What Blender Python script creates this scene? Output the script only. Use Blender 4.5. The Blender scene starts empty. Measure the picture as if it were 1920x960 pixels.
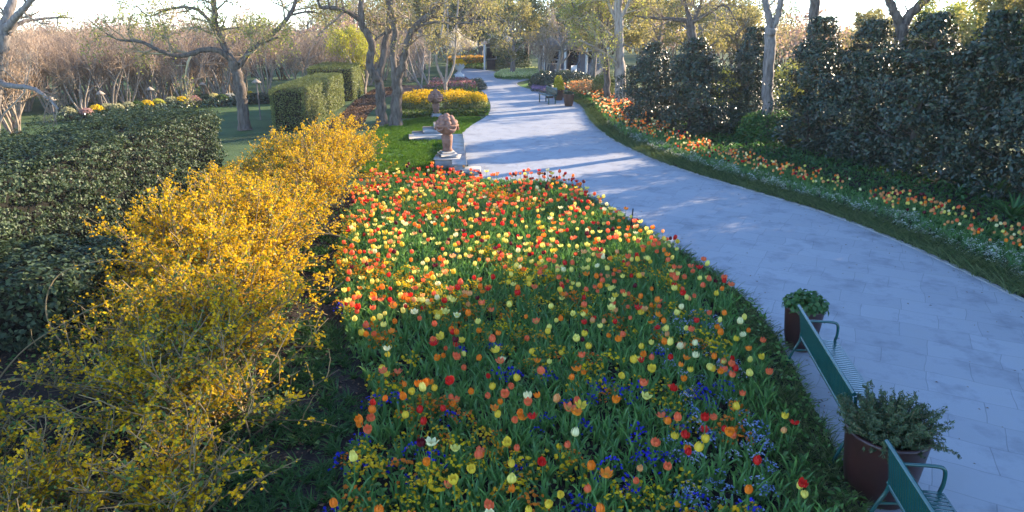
import bpy, math
import numpy as np
from mathutils import Vector

# ------------------------------------------------------------------ camera, sky, sun, exposure
S = bpy.context.scene
COL = S.collection
CAM_H, PITCH, FPX = 4.2, math.radians(18.7), 1297.0
cd = bpy.data.cameras.new('camera'); cam = bpy.data.objects.new('camera', cd); COL.objects.link(cam)
cam.location = (0, 0, CAM_H); cam.rotation_euler = (math.radians(90) - PITCH, 0, 0)
cd.sensor_width = 36; cd.lens = 36 * FPX / 1920; cd.clip_start = .05; cd.clip_end = 1500
S.camera = cam
SUN_AZ, SUN_EL = math.radians(56), math.radians(18.5)
W = bpy.data.worlds.new('World'); S.world = W; W.use_nodes = True
_t = W.node_tree.nodes.new('ShaderNodeTexSky'); _t.sky_type = 'NISHITA'; _t.sun_disc = False
_t.sun_elevation = SUN_EL; _t.sun_rotation = SUN_AZ; _t.air_density = .6; _t.dust_density = .0; _t.ozone_density = 2.4
W.node_tree.links.new(_t.outputs[0], W.node_tree.nodes['Background'].inputs[0])
W.node_tree.nodes['Background'].inputs[1].default_value = .15
sl = bpy.data.lights.new('sun', 'SUN'); sl.energy = 3.4; sl.angle = math.radians(.6); sl.color = (1, .8, .56)
so = bpy.data.objects.new('sun', sl); COL.objects.link(so)
SD = Vector((math.cos(SUN_EL) * math.sin(SUN_AZ), math.cos(SUN_EL) * math.cos(SUN_AZ), math.sin(SUN_EL)))
so.rotation_euler = SD.to_track_quat('Z', 'Y').to_euler(); so.location = (30, 20, 30)
S.view_settings.view_transform = 'Standard'; S.view_settings.look = 'None'
S.view_settings.exposure = 2.45; S.view_settings.gamma = 1
S.cycles.max_bounces = 6; S.cycles.diffuse_bounces = 3; S.cycles.glossy_bounces = 2
S.cycles.transmission_bounces = 3; S.cycles.transparent_max_bounces = 4
S.cycles.caustics_reflective = False; S.cycles.caustics_refractive = False

rng = np.random.default_rng(11)
pi = math.pi

# ------------------------------------------------------------------ picture <-> place
def ray(px, py):
    a, b = (px - 960) / FPX, (480 - py) / FPX
    return np.array([a, math.cos(PITCH) + b * math.sin(PITCH), -math.sin(PITCH) + b * math.cos(PITCH)])
def P(px, py, z=0.0):                     # where the sight line meets height z
    d = ray(px, py); t = (z - CAM_H) / d[2]
    return np.array([d[0] * t, d[1] * t, z])
def at(px, py, Y):                        # where it meets the vertical plane at distance Y
    d = ray(px, py); t = Y / d[1]
    return np.array([d[0] * t, Y, CAM_H + d[2] * t])
def PP(pts, z=0.0): return np.array([P(x, y, z)[:2] for x, y in pts])

# ------------------------------------------------------------------ mesh helpers
class MB:
    def __init__(s): s.v = []; s.f = []; s.c = []; s.m = []; s.n = 0
    def add(s, V, F, C=None, mi=0):
        V = np.asarray(V, float).reshape(-1, 3); F = np.asarray(F, int)
        if len(V) == 0: return s
        s.v.append(V); s.f.append(F + s.n); s.m.append(np.full(len(F), mi)); s.n += len(V)
        if C is None: C = (1, 1, 1)
        C = np.asarray(C, float)
        s.c.append(np.broadcast_to(C, (len(V), 3)) if C.ndim == 1 else C)
        return s
    def data(s):
        return np.concatenate(s.v), s.f, np.concatenate(s.c)
    def mesh(s, name, mats, smooth=True):
        me = bpy.data.meshes.new(name)
        V = np.concatenate(s.v)
        me.vertices.add(len(V)); me.vertices.foreach_set('co', V.ravel().astype(np.float32))
        loops = np.concatenate([f.ravel() for f in s.f])
        sizes = np.concatenate([np.full(len(f), f.shape[1]) for f in s.f])
        me.loops.add(len(loops)); me.loops.foreach_set('vertex_index', loops.astype(np.int32))
        me.polygons.add(len(sizes)); st = np.concatenate([[0], np.cumsum(sizes)[:-1]])
        me.polygons.foreach_set('loop_start', st.astype(np.int32))
        me.polygons.foreach_set('material_index', np.concatenate(s.m).astype(np.int32))
        me.polygons.foreach_set('use_smooth', np.full(len(sizes), smooth))
        me.update(calc_edges=True)
        a = me.attributes.new('col', 'FLOAT_COLOR', 'POINT')
        C = np.concatenate(s.c); a.data.foreach_set('color', np.c_[C, np.ones(len(C))].ravel().astype(np.float32))
        for m in (mats if isinstance(mats, (list, tuple)) else [mats]): me.materials.append(m)
        return me
    def build(s, name, mats, parent=None, smooth=True, loc=None):
        return put(name, s.mesh(name, mats, smooth), parent, loc)

def put(name, me, parent=None, loc=None, rz=0, sc=None):
    o = bpy.data.objects.new(name, me); COL.objects.link(o)
    if parent is not None: o.parent = parent
    if loc is not None: o.location = loc
    o.rotation_euler = (0, 0, rz)
    if sc is not None: o.scale = (sc, sc, sc) if np.isscalar(sc) else sc
    return o
def tag(o, label=None, cat=None, group=None, kind=None):
    if label: o['label'] = label
    if cat: o['category'] = cat
    if group: o['group'] = group
    if kind: o['kind'] = kind
    return o
def thing(name, label, cat, loc=(0, 0, 0), rz=0, group=None):
    o = put(name, None, None, loc, rz); o.empty_display_size = .2
    return tag(o, label, cat, group)
def dup(root, loc, rz, label, group=None, sc=1.0):
    r = root.copy(); COL.objects.link(r); r.location = loc; r.rotation_euler = (0, 0, rz)
    r.scale = (sc, sc, sc) if np.isscalar(sc) else sc
    r['label'] = label
    if group: r['group'] = group
    for ch in list(root.children):
        c = ch.copy(); COL.objects.link(c); c.parent = r
        for g in list(ch.children):
            d = g.copy(); COL.objects.link(d); d.parent = c
    return r

def tube(mb, pts, rad, k=6, C=None, mi=0, cap=False):
    pts = np.asarray(pts, float); n = len(pts)
    rad = np.broadcast_to(np.asarray(rad, float), (n,))
    t = np.gradient(pts, axis=0); t /= np.linalg.norm(t, axis=1)[:, None] + 1e-9
    ref = np.array([.31, .27, .91]) if abs(t[0] @ np.array([.31, .27, .91])) < .85 else np.array([1., 0, 0])
    u = np.cross(t, ref); u /= np.linalg.norm(u, axis=1)[:, None] + 1e-9
    w = np.cross(t, u)
    a = np.arange(k) * 2 * pi / k
    V = pts[:, None] + rad[:, None, None] * (np.cos(a)[None, :, None] * u[:, None] + np.sin(a)[None, :, None] * w[:, None])
    i = np.arange(n - 1)[:, None] * k; j = np.arange(k)[None]; j2 = (j + 1) % k
    F = np.stack([i + j, i + j2, i + k + j2, i + k + j], -1).reshape(-1, 4)
    mb.add(V, F, C, mi)
    if cap:
        for e in (0, n - 1):
            mb.add(np.vstack([V[e], pts[e]]), [[q, (q + 1) % k, k] for q in range(k)], C, mi)
def lathe(mb, prof, k=20, c=(0, 0, 0), C=None, wob=None):
    prof = np.asarray(prof, float); n = len(prof)
    a = np.arange(k) * 2 * pi / k
    r = prof[:, 0][:, None] * (1 if wob is None else wob(a)[None])
    V = np.stack([r * np.cos(a) + c[0], r * np.sin(a) + c[1], np.broadcast_to(prof[:, 1][:, None] + c[2], (n, k))], -1)
    i = np.arange(n - 1)[:, None] * k; j = np.arange(k)[None]; j2 = (j + 1) % k
    mb.add(V, np.stack([i + j, i + j2, i + k + j2, i + k + j], -1).reshape(-1, 4), C)
    return mb
def box(mb, x0, x1, y0, y1, z0, z1, b=.012, C=None, M=None):   # box with chamfered edges
    cx, cy, cz = (x0 + x1) / 2, (y0 + y1) / 2, (z0 + z1) / 2
    hx, hy, hz = abs(x1 - x0) / 2, abs(y1 - y0) / 2, abs(z1 - z0) / 2
    b = min(b, hx * .9, hy * .9, hz * .9)
    V = []; idx = {}
    for sx in (-1, 1):
        for sy in (-1, 1):
            for sz in (-1, 1):
                for ax in range(3):
                    q = [sx * (hx - b), sy * (hy - b), sz * (hz - b)]
                    q[ax] = (sx * hx, sy * hy, sz * hz)[ax]
                    idx[(sx, sy, sz, ax)] = len(V); V.append(q)
    Q = []; T = []
    for ax in range(3):
        o1, o2 = [i for i in range(3) if i != ax]
        for s in (-1, 1):
            def key(a, c):
                r = [0, 0, 0]; r[ax] = s; r[o1] = a; r[o2] = c; return (*r, ax)
            f = [idx[key(-1, -1)], idx[key(1, -1)], idx[key(1, 1)], idx[key(-1, 1)]]
            Q.append(f if (s > 0) == (ax != 1) else f[::-1])
    for ax in range(3):                       # edge strips (edges parallel to ax)
        o1, o2 = [i for i in range(3) if i != ax]
        for a in (-1, 1):
            for c in (-1, 1):
                def k2(e, fa):
                    r = [0, 0, 0]; r[ax] = e; r[o1] = a; r[o2] = c; return idx[(*r, fa)]
                Q.append([k2(-1, o1), k2(1, o1), k2(1, o2), k2(-1, o2)])
    for sx in (-1, 1):
        for sy in (-1, 1):
            for sz in (-1, 1): T.append([idx[(sx, sy, sz, a)] for a in range(3)])
    V = np.array(V) + (cx, cy, cz)
    if M is not None: V = M(V)
    n0 = mb.n; mb.add(V, Q, C); mb.f.append(np.array(T) + n0); mb.m.append(np.zeros(8, int))
    return mb
def ball(mb, c, r, C=None, nu=8, nv=6, sc=(1, 1, 1), mi=0):
    u = np.arange(nu) * 2 * pi / nu; v = np.linspace(0.02, pi - .02, nv)
    V = np.stack([np.sin(v)[:, None] * np.cos(u) * r * sc[0] + c[0], np.sin(v)[:, None] * np.sin(u) * r * sc[1] + c[1],
                  np.cos(v)[:, None] * np.ones(nu) * r * sc[2] + c[2]], -1)
    i = np.arange(nv - 1)[:, None] * nu; j = np.arange(nu)[None]; j2 = (j + 1) % nu
    mb.add(V, np.stack([i + j, i + nu + j, i + nu + j2, i + j2], -1).reshape(-1, 4), C, mi)

def unit(n): 
    v = rng.normal(size=(n, 3)); return v / np.linalg.norm(v, axis=1)[:, None]
def leaves(mb, c, size, asp=.5, nrm=None, spread=.6, up=0., C=None, mi=0, fold=.15):
    """one folded leaf (4 vertices) at every point; nrm biases which way the blade faces"""
    c = np.asarray(c, float); n = len(c)
    if n == 0: return
    size = np.broadcast_to(np.asarray(size, float), (n,))
    N = unit(n) * spread
    if nrm is not None: N = N + nrm
    else: N = N + unit(n)
    N /= np.linalg.norm(N, axis=1)[:, None] + 1e-9
    r = unit(n); r[:, 2] += up
    u = np.cross(N, np.cross(r, N)); u /= np.linalg.norm(u, axis=1)[:, None] + 1e-9
    w = np.cross(N, u)
    s = size[:, None]
    V = np.stack([c - .5 * s * u, c + .5 * s * asp * w + fold * s * N, c + .5 * s * u, c - .5 * s * asp * w + fold * s * N], 1).reshape(-1, 3)
    F = np.arange(n * 4).reshape(n, 4)
    if C is not None and np.ndim(C) == 2: C = np.repeat(C, 4, 0)
    mb.add(V, F, C, mi)
def tile(mb, tmpl, loc, rz, sc, C=None, mi=0, tilt=None):
    """many turned, scaled copies of a template (V, [F..], C) in one mesh"""
    V, Fs, TC = tmpl; n = len(loc); m = len(V)
    if n == 0: return
    c, s = np.cos(rz), np.sin(rz)
    sc = np.broadcast_to(np.asarray(sc, float), (n,))
    x = V[None, :, 0] * sc[:, None]; y = V[None, :, 1] * sc[:, None]; z = V[None, :, 2] * sc[:, None]
    X = np.stack([c[:, None] * x - s[:, None] * y, s[:, None] * x + c[:, None] * y, z], -1)
    if tilt is not None:
        X[..., 0] += X[..., 2] * tilt[:, 0:1]; X[..., 1] += X[..., 2] * tilt[:, 1:2]
    X = X + np.asarray(loc)[:, None]
    base = (np.arange(n) * m)[:, None, None]
    CC = np.broadcast_to(TC[None], (n, m, 3)) if C is None else TC[None] * np.asarray(C)[:, None]
    n0 = mb.n
    mb.add(X, (Fs[0][None] + base).reshape(-1, Fs[0].shape[1]), CC.reshape(-1, 3), mi)
    for F in Fs[1:]:
        FF = (F[None] + base).reshape(-1, F.shape[1]); mb.f.append(FF + n0); mb.m.append(np.full(len(FF), mi))
def inside(pts, poly):
    x, y = pts[:, 0], pts[:, 1]; r = np.zeros(len(pts), bool)
    for (x0, y0), (x1, y1) in zip(poly, np.roll(poly, -1, 0)):
        k = ((y0 > y) != (y1 > y)) & (x < (x1 - x0) * (y - y0) / (y1 - y0 + 1e-12) + x0); r ^= k
    return r
def scatter_in(poly, n):
    lo, hi = poly.min(0), poly.max(0); out = np.zeros((0, 2))
    while len(out) < n:
        q = rng.uniform(lo, hi, (n * 2, 2)); out = np.vstack([out, q[inside(q, poly)]])
    return out[:n]
def dist_to(pts, line):
    d = np.full(len(pts), 1e9)
    for a, b in zip(line[:-1], line[1:]):
        ab = b - a; t = np.clip(((pts - a) @ ab) / (ab @ ab), 0, 1)
        d = np.minimum(d, np.linalg.norm(pts - a - t[:, None] * ab, axis=1))
    return d
def smooth_line(p, k=6):
    p = np.asarray(p, float); q = np.vstack([2 * p[0] - p[1], p, 2 * p[-1] - p[-2]]); out = []
    for i in range(1, len(q) - 2):
        for t in np.linspace(0, 1, k, endpoint=False):
            out.append(.5 * ((2 * q[i]) + (q[i + 1] - q[i - 1]) * t + (2 * q[i - 1] - 5 * q[i] + 4 * q[i + 1] - q[i + 2]) * t * t
                             + (3 * q[i] - q[i - 1] - 3 * q[i + 1] + q[i + 2]) * t ** 3))
    return np.array(out + [p[-1]])
def offset(line, d):                      # d > 0: to the left of the walking direction
    t = np.gradient(line, axis=0); t /= np.linalg.norm(t, axis=1)[:, None] + 1e-9
    return line + d * np.stack([-t[:, 1], t[:, 0]], -1)
def noise2(x, y, f=1.0, seed=0):
    r = np.random.default_rng(seed); s = 0
    for k in range(5):
        a, b, c = r.uniform(-1, 1, 3); s = s + np.sin(f * (1.3 ** k) * (a * x + b * y) * 2.2 + c * 6)
    return s / 5
def polygon_sheet(name, poly, z, mat, kind='structure'):
    from mathutils.geometry import tessellate_polygon
    tri = tessellate_polygon([[Vector((x, y, 0)) for x, y in poly]])
    V = np.c_[poly, np.full(len(poly), z)]
    F = np.array([t for t in tri])
    a, b, c = V[F[:, 0]], V[F[:, 1]], V[F[:, 2]]
    fl = np.cross(b - a, c - a)[:, 2] < 0; F[fl] = F[fl][:, ::-1]
    o = MB().add(V, F).build(name, mat, smooth=False)
    return tag(o, kind=kind)

# ------------------------------------------------------------------ materials
def new(name):
    m = bpy.data.materials.new(name); m.use_nodes = True
    nt = m.node_tree; return m, nt, nt.nodes['Principled BSDF'], nt.nodes['Material Output']
def ramp(nt, cols, pos=None, interp='LINEAR'):
    r = nt.nodes.new('ShaderNodeValToRGB'); e = r.color_ramp; e.interpolation = interp
    pos = pos or np.linspace(0, 1, len(cols))
    while len(e.elements) < len(cols): e.elements.new(.5)
    for el, c, p in zip(e.elements, cols, pos): el.position = p; el.color = (*c, 1)
    return r
def leaf_mat(name, cols, rough=.5, trans=.35, spec=.4, attr=False, tint=1.25):
    m, nt, b, out = new(name); L = nt.links
    if attr:
        a = nt.nodes.new('ShaderNodeAttribute'); a.attribute_name = 'col'; c = a.outputs['Color']
    else:
        g = nt.nodes.new('ShaderNodeNewGeometry'); r = ramp(nt, cols)
        L.new(g.outputs['Random Per Island'], r.inputs[0]); c = r.outputs[0]
    L.new(c, b.inputs['Base Color']); b.inputs['Roughness'].default_value = rough
    b.inputs['Specular IOR Level'].default_value = spec
    if trans > 0:
        t = nt.nodes.new('ShaderNodeBsdfTranslucent'); mx = nt.nodes.new('ShaderNodeMixShader')
        mu = nt.nodes.new('ShaderNodeMixRGB'); mu.blend_type = 'MULTIPLY'; mu.inputs[0].default_value = 1
        mu.inputs[2].default_value = (tint, tint, tint * .6, 1) if not attr else (1.1, 1.1, 1.1, 1)
        L.new(c, mu.inputs[1]); L.new(mu.outputs[0], t.inputs[0])
        mx.inputs[0].default_value = trans; L.new(b.outputs[0], mx.inputs[1]); L.new(t.outputs[0], mx.inputs[2])
        L.new(mx.outputs[0], out.inputs[0])
    return m
def noise_mat(name, cols, scale=4, rough=.9, bump=.3, detail=6, stretch=(1, 1, 1), pos=None, spec=.3, bscale=None, dist=.02):
    m, nt, b, out = new(name); L = nt.links
    tc = nt.nodes.new('ShaderNodeTexCoord'); mp = nt.nodes.new('ShaderNodeMapping'); mp.inputs['Scale'].default_value = stretch
    n = nt.nodes.new('ShaderNodeTexNoise'); n.inputs['Scale'].default_value = scale; n.inputs['Detail'].default_value = detail
    n.inputs['Roughness'].default_value = .62
    L.new(tc.outputs['Object'], mp.inputs[0]); L.new(mp.outputs[0], n.inputs[0])
    r = ramp(nt, cols, pos or list(np.linspace(.3, .72, len(cols)))); L.new(n.outputs[0], r.inputs[0]); L.new(r.outputs[0], b.inputs['Base Color'])
    b.inputs['Roughness'].default_value = rough; b.inputs['Specular IOR Level'].default_value = spec
    n2 = nt.nodes.new('ShaderNodeTexNoise'); n2.inputs['Scale'].default_value = bscale or scale * 4; n2.inputs['Detail'].default_value = 5
    L.new(mp.outputs[0], n2.inputs[0])
    bp = nt.nodes.new('ShaderNodeBump'); bp.inputs['Strength'].default_value = bump; bp.inputs['Distance'].default_value = dist
    L.new(n2.outputs[0], bp.inputs['Height']); L.new(bp.outputs[0], b.inputs['Normal'])
    return m
M = {}
M['bark'] = noise_mat('bark', [(.035, .026, .02), (.12, .095, .075), (.2, .165, .135)], 3, .9, .8, stretch=(3, 3, .7))
M['bark_pale'] = noise_mat('bark_pale', [(.16, .12, .09), (.32, .26, .2), (.45, .38, .3)], 3, .85, .5, stretch=(3, 3, .7))
M['bark_grey'] = noise_mat('bark_grey', [(.09, .075, .065), (.2, .17, .15), (.3, .26, .23)], 3, .9, .7, stretch=(3, 3, .6))
M['twig_pink'] = leaf_mat('twig_pink', [(.3, .2, .13), (.44, .31, .2), (.56, .41, .28)], .85, 0)
M['twig_brown'] = leaf_mat('twig_brown', [(.15, .1, .065), (.26, .19, .13), (.37, .28, .19)], .85, 0)
M['twig_olive'] = leaf_mat('twig_olive', [(.22, .16, .09), (.34, .27, .15), (.44, .35, .2)], .85, 0)
M['leaf_olive'] = leaf_mat('leaf_olive', [(.13, .125, .045), (.24, .21, .08), (.38, .31, .14)], .6, .55)
M['leaf_spring'] = leaf_mat('leaf_spring', [(.17, .2, .05), (.29, .3, .075), (.43, .39, .11)], .6, .55)
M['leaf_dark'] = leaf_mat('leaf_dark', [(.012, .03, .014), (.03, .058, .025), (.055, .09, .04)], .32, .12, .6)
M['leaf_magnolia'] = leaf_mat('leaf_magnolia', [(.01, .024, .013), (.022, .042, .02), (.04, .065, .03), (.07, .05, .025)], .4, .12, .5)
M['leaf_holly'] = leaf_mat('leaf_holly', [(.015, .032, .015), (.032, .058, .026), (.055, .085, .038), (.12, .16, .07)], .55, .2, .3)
M['leaf_box'] = leaf_mat('leaf_box', [(.07, .1, .02), (.15, .18, .045), (.26, .28, .09)], .5, .3)
M['leaf_pine'] = leaf_mat('leaf_pine', [(.02, .045, .018), (.045, .085, .03), (.08, .12, .04)], .6, .25)
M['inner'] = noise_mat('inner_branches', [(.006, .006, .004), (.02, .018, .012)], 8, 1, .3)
M['petal'] = leaf_mat('petal', None, .5, .4, .3, attr=True)
M['blossom'] = leaf_mat('blossom', None, .6, .45, .2, attr=True)
M['wood_leaf'] = leaf_mat('wood_leaf', None, .8, .55, .1, attr=True)
M['tulip_green'] = leaf_mat('tulip_green', [(.085, .21, .065), (.135, .29, .08), (.21, .38, .1)], .4, .3, .5)
M['bed_green'] = leaf_mat('bed_green', [(.07, .17, .035), (.12, .24, .045), (.17, .3, .07)], .5, .3)
M['mondo'] = leaf_mat('mondo', [(.05, .1, .03), (.12, .18, .055), (.26, .29, .12)], .45, .2, .5)
M['turf'] = leaf_mat('turf', [(.08, .17, .02), (.12, .24, .025), (.17, .3, .04)], .55, .5)
M['fern'] = leaf_mat('fern', [(.03, .085, .02), (.05, .13, .03), (.08, .18, .04)], .5, .35)
M['forsythia_stem'] = leaf_mat('forsythia_stem', [(.11, .075, .035), (.2, .14, .06), (.3, .22, .1)], .8, 0)
M['forsythia_leaf'] = leaf_mat('forsythia_leaf', [(.06, .11, .02), (.1, .16, .03), (.16, .2, .03)], .5, .4)
M['litter'] = leaf_mat('litter', [(.05, .03, .02), (.13, .07, .04), (.22, .12, .06), (.09, .06, .04)], .9, .1)
M['soil'] = noise_mat('soil', [(.012, .009, .007), (.03, .021, .016), (.055, .038, .028)], 6, 1, .9, bscale=40, dist=.04)
M['mulch'] = noise_mat('mulch', [(.05, .028, .018), (.12, .065, .04), (.2, .115, .07)], 5, 1, .8, bscale=35, dist=.04)
M['ground'] = noise_mat('ground', [(.018, .036, .01), (.035, .07, .016), (.06, .1, .025), (.085, .1, .035)], .35, 1, .6, detail=10, bscale=25, dist=.05)
M['lawn'] = noise_mat('lawn', [(.05, .12, .015), (.08, .17, .02), (.11, .2, .035)], 1.2, .9, .6, detail=10, bscale=30, dist=.04)
M['stone'] = noise_mat('stone', [(.24, .23, .215), (.36, .345, .32), (.45, .43, .4)], 3, .85, .4, bscale=30, dist=.01)
M['terracotta'] = noise_mat('carved_terracotta', [(.15, .075, .05), (.27, .145, .1), (.37, .22, .165)], 4, .85, .5, bscale=25, dist=.01)
M['pot'] = noise_mat('glazed_pot', [(.018, .007, .006), (.032, .01, .009), (.05, .016, .012)], 3, .38, .15, bscale=20, dist=.005, spec=.5)
M['pot_brown'] = noise_mat('brown_pot', [(.08, .04, .025), (.14, .075, .045)], 3, .7, .2)
M['white'] = noise_mat('white_paint', [(.6, .58, .54), (.78, .76, .72)], 3, .6, .1)
M['teal'] = noise_mat('teal_enamel', [(.004, .05, .046), (.007, .07, .063), (.01, .085, .075)], 5, .25, .05, spec=.8)
M['slate'] = noise_mat('grey_blue_wall', [(.16, .17, .2), (.24, .25, .28)], 2, .9, .2)
M['roof'] = noise_mat('roof_shingle', [(.1, .085, .075), (.2, .17, .15)], 4, .9, .4)
M['glass_dark'] = noise_mat('dark_pane', [(.01, .012, .016), (.02, .025, .03)], 2, .12, 0, spec=.8)
M['metal_dark'] = noise_mat('dark_metal', [(.02, .02, .02), (.04, .04, .04)], 5, .5, .05)

M['lawn_shaded'] = noise_mat('shaded_lawn', [(.022, .05, .012), (.04, .085, .018), (.06, .11, .025)], .8, .9, .6, detail=10, bscale=30, dist=.04)  # darker copy of the lawn, with the shade put into its greens
def path_mat():
    m, nt, b, out = new('flagstone'); L = nt.links; N = nt.nodes.new
    tc = N('ShaderNodeTexCoord'); mp = N('ShaderNodeMapping'); mp.inputs['Rotation'].default_value = (0, 0, .5)
    L.new(tc.outputs['Object'], mp.inputs[0])
    n0 = N('ShaderNodeTexNoise'); n0.inputs['Scale'].default_value = .9; n0.inputs['Detail'].default_value = 2
    L.new(mp.outputs[0], n0.inputs[0])
    ad = N('ShaderNodeMixRGB'); ad.blend_type = 'LINEAR_LIGHT'; ad.inputs[0].default_value = .1
    L.new(mp.outputs[0], ad.inputs[1]); L.new(n0.outputs['Color'], ad.inputs[2])
    br = N('ShaderNodeTexBrick'); br.offset = .37; br.squash = .6; br.squash_frequency = 3; br.offset_frequency = 2
    br.inputs['Color1'].default_value = (.275, .285, .3, 1); br.inputs['Color2'].default_value = (.31, .32, .335, 1)
    br.inputs['Mortar'].default_value = (.205, .212, .225, 1)
    br.inputs['Scale'].default_value = 1; br.inputs['Mortar Size'].default_value = .006; br.inputs['Mortar Smooth'].default_value = .6
    br.inputs['Brick Width'].default_value = .86; br.inputs['Row Height'].default_value = .52
    L.new(ad.outputs[0], br.inputs[0])
    n1 = N('ShaderNodeTexNoise'); n1.inputs['Scale'].default_value = 1.7; n1.inputs['Detail'].default_value = 9; n1.inputs['Roughness'].default_value = .65
    L.new(tc.outputs['Object'], n1.inputs[0])
    r = ramp(nt, [(.62, .62, .64), (1, 1, 1), (1.0, .98, .94)], [.32, .5, .72]); L.new(n1.outputs[0], r.inputs[0])
    mx = N('ShaderNodeMixRGB'); mx.blend_type = 'MULTIPLY'; mx.inputs[0].default_value = .8
    L.new(br.outputs['Color'], mx.inputs[1]); L.new(r.outputs[0], mx.inputs[2]); L.new(mx.outputs[0], b.inputs['Base Color'])
    n2 = N('ShaderNodeTexNoise'); n2.inputs['Scale'].default_value = 14; n2.inputs['Detail'].default_value = 6; L.new(tc.outputs['Object'], n2.inputs[0])
    bp = N('ShaderNodeBump'); bp.inputs['Strength'].default_value = .35; bp.inputs['Distance'].default_value = .012
    hm = N('ShaderNodeMath'); hm.operation = 'SUBTRACT'; L.new(n2.outputs[0], hm.inputs[0]); L.new(br.outputs['Fac'], hm.inputs[1])
    L.new(hm.outputs[0], bp.inputs['Height']); L.new(bp.outputs[0], b.inputs['Normal'])
    b.inputs['Roughness'].default_value = .7; b.inputs['Specular IOR Level'].default_value = .35
    return m
M['path'] = path_mat()

# ------------------------------------------------------------------ ground, path, lawns, bed soil
gx = np.linspace(-200, 200, 41); GX, GY = np.meshgrid(gx, gx + 170)
i = np.arange(40)[:, None] * 41 + np.arange(40)[None]
tag(MB().add(np.stack([GX, GY, 0 * GX], -1), np.stack([i, i + 1, i + 42, i + 41], -1).reshape(-1, 4)).build('ground', M['ground'], smooth=False), kind='structure')

left_px = [(1720, 1180), (1640, 1000), (1590, 890), (1530, 775), (1475, 665), (1435, 605), (1395, 560), (1300, 490), (1190, 425), (1120, 385), (1070, 352),
           (985, 345), (905, 342), (872, 300), (858, 262), (880, 238), (912, 218), (920, 200), (912, 180), (895, 163), (880, 152), (866, 145), (850, 141)]
right_px = [(2400, 790), (2100, 655), (1920, 568), (1810, 513), (1700, 462), (1590, 417), (1500, 387), (1400, 357), (1330, 336), (1250, 310), (1190, 285), (1140, 258), (1108, 228),
            (1090, 200), (1055, 184), (1010, 172), (975, 163), (968, 156), (990, 149), (960, 148), (930, 148), (925, 141), (930, 135), (900, 131), (865, 128)]
pl = smooth_line(PP(left_px)); pr = smooth_line(PP(right_px))
path_poly = np.vstack([pl, pr[::-1]])
tag(polygon_sheet('path', path_poly, .012, M['path']), kind='structure')
# pale stone edging along the right border of the path
ed = MB(); a_, b_ = offset(pr, 0.0), offset(pr, -.09); n = len(pr)
V = np.vstack([np.c_[a_, np.full(n, .03)], np.c_[b_, np.full(n, .03)], np.c_[a_, np.full(n, 0.)], np.c_[b_, np.full(n, 0.)]])
k = np.arange(n - 1)
ed.add(V, np.vstack([np.stack([k, k + n, k + n + 1, k + 1], -1), np.stack([k + 2 * n, k, k + 1, k + 2 * n + 1], -1)]))
tag(ed.build('path_edging', M['stone'], smooth=False), kind='structure')

bed_left = smooth_line(PP([(575, 1150), (605, 1000), (640, 880), (685, 760), (645, 660), (622, 560), (628, 470), (655, 395), (695, 348)]))
bed_far = PP([(760, 341), (830, 338), (905, 342)])
bed_right = pl[pl[:, 1] < P(985, 344)[1]][::-1]
bed_poly = np.vstack([bed_left, bed_far, bed_right])
polygon_sheet('bed_soil', bed_poly, .006, M['soil'])
mulch_strip = np.vstack([bed_left, offset(bed_left, 7.0)[::-1]])
polygon_sheet('planting_strip', mulch_strip, .004, M['soil'])
polygon_sheet('leaf_mulch', PP([(560, 262), (640, 215), (665, 190), (700, 168), (760, 160), (800, 160), (790, 172), (725, 182), (690, 215), (680, 240), (640, 262), (600, 275)]), .005, M['mulch'])
lawn_poly = PP([(655, 318), (668, 275), (690, 250), (735, 232), (790, 222), (905, 220), (880, 238), (856, 262), (870, 300), (880, 330), (760, 341)])
polygon_sheet('lawn', lawn_poly, .008, M['lawn'])
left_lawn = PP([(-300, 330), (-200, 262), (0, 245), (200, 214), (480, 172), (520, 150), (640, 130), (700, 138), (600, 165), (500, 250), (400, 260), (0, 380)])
polygon_sheet('side_lawn', left_lawn, .005, M['lawn_shaded'])

# thin evening air
hz = bpy.data.materials.new('haze'); hz.use_nodes = True; hn = hz.node_tree; hn.nodes.remove(hn.nodes['Principled BSDF'])
hv = hn.nodes.new('ShaderNodeVolumePrincipled'); hv.inputs['Density'].default_value = .0004; hv.inputs['Color'].default_value = (.93, .95, 1, 1); hv.inputs['Anisotropy'].default_value = .1
hn.links.new(hv.outputs[0], hn.nodes['Material Output'].inputs['Volume'])
hb = MB(); box(hb, -205, 205, -36, 376, -1, 19, .001)
tag(hb.build('haze', hz, smooth=False), 'thin pale evening haze', 'haze', kind='stuff')

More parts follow.
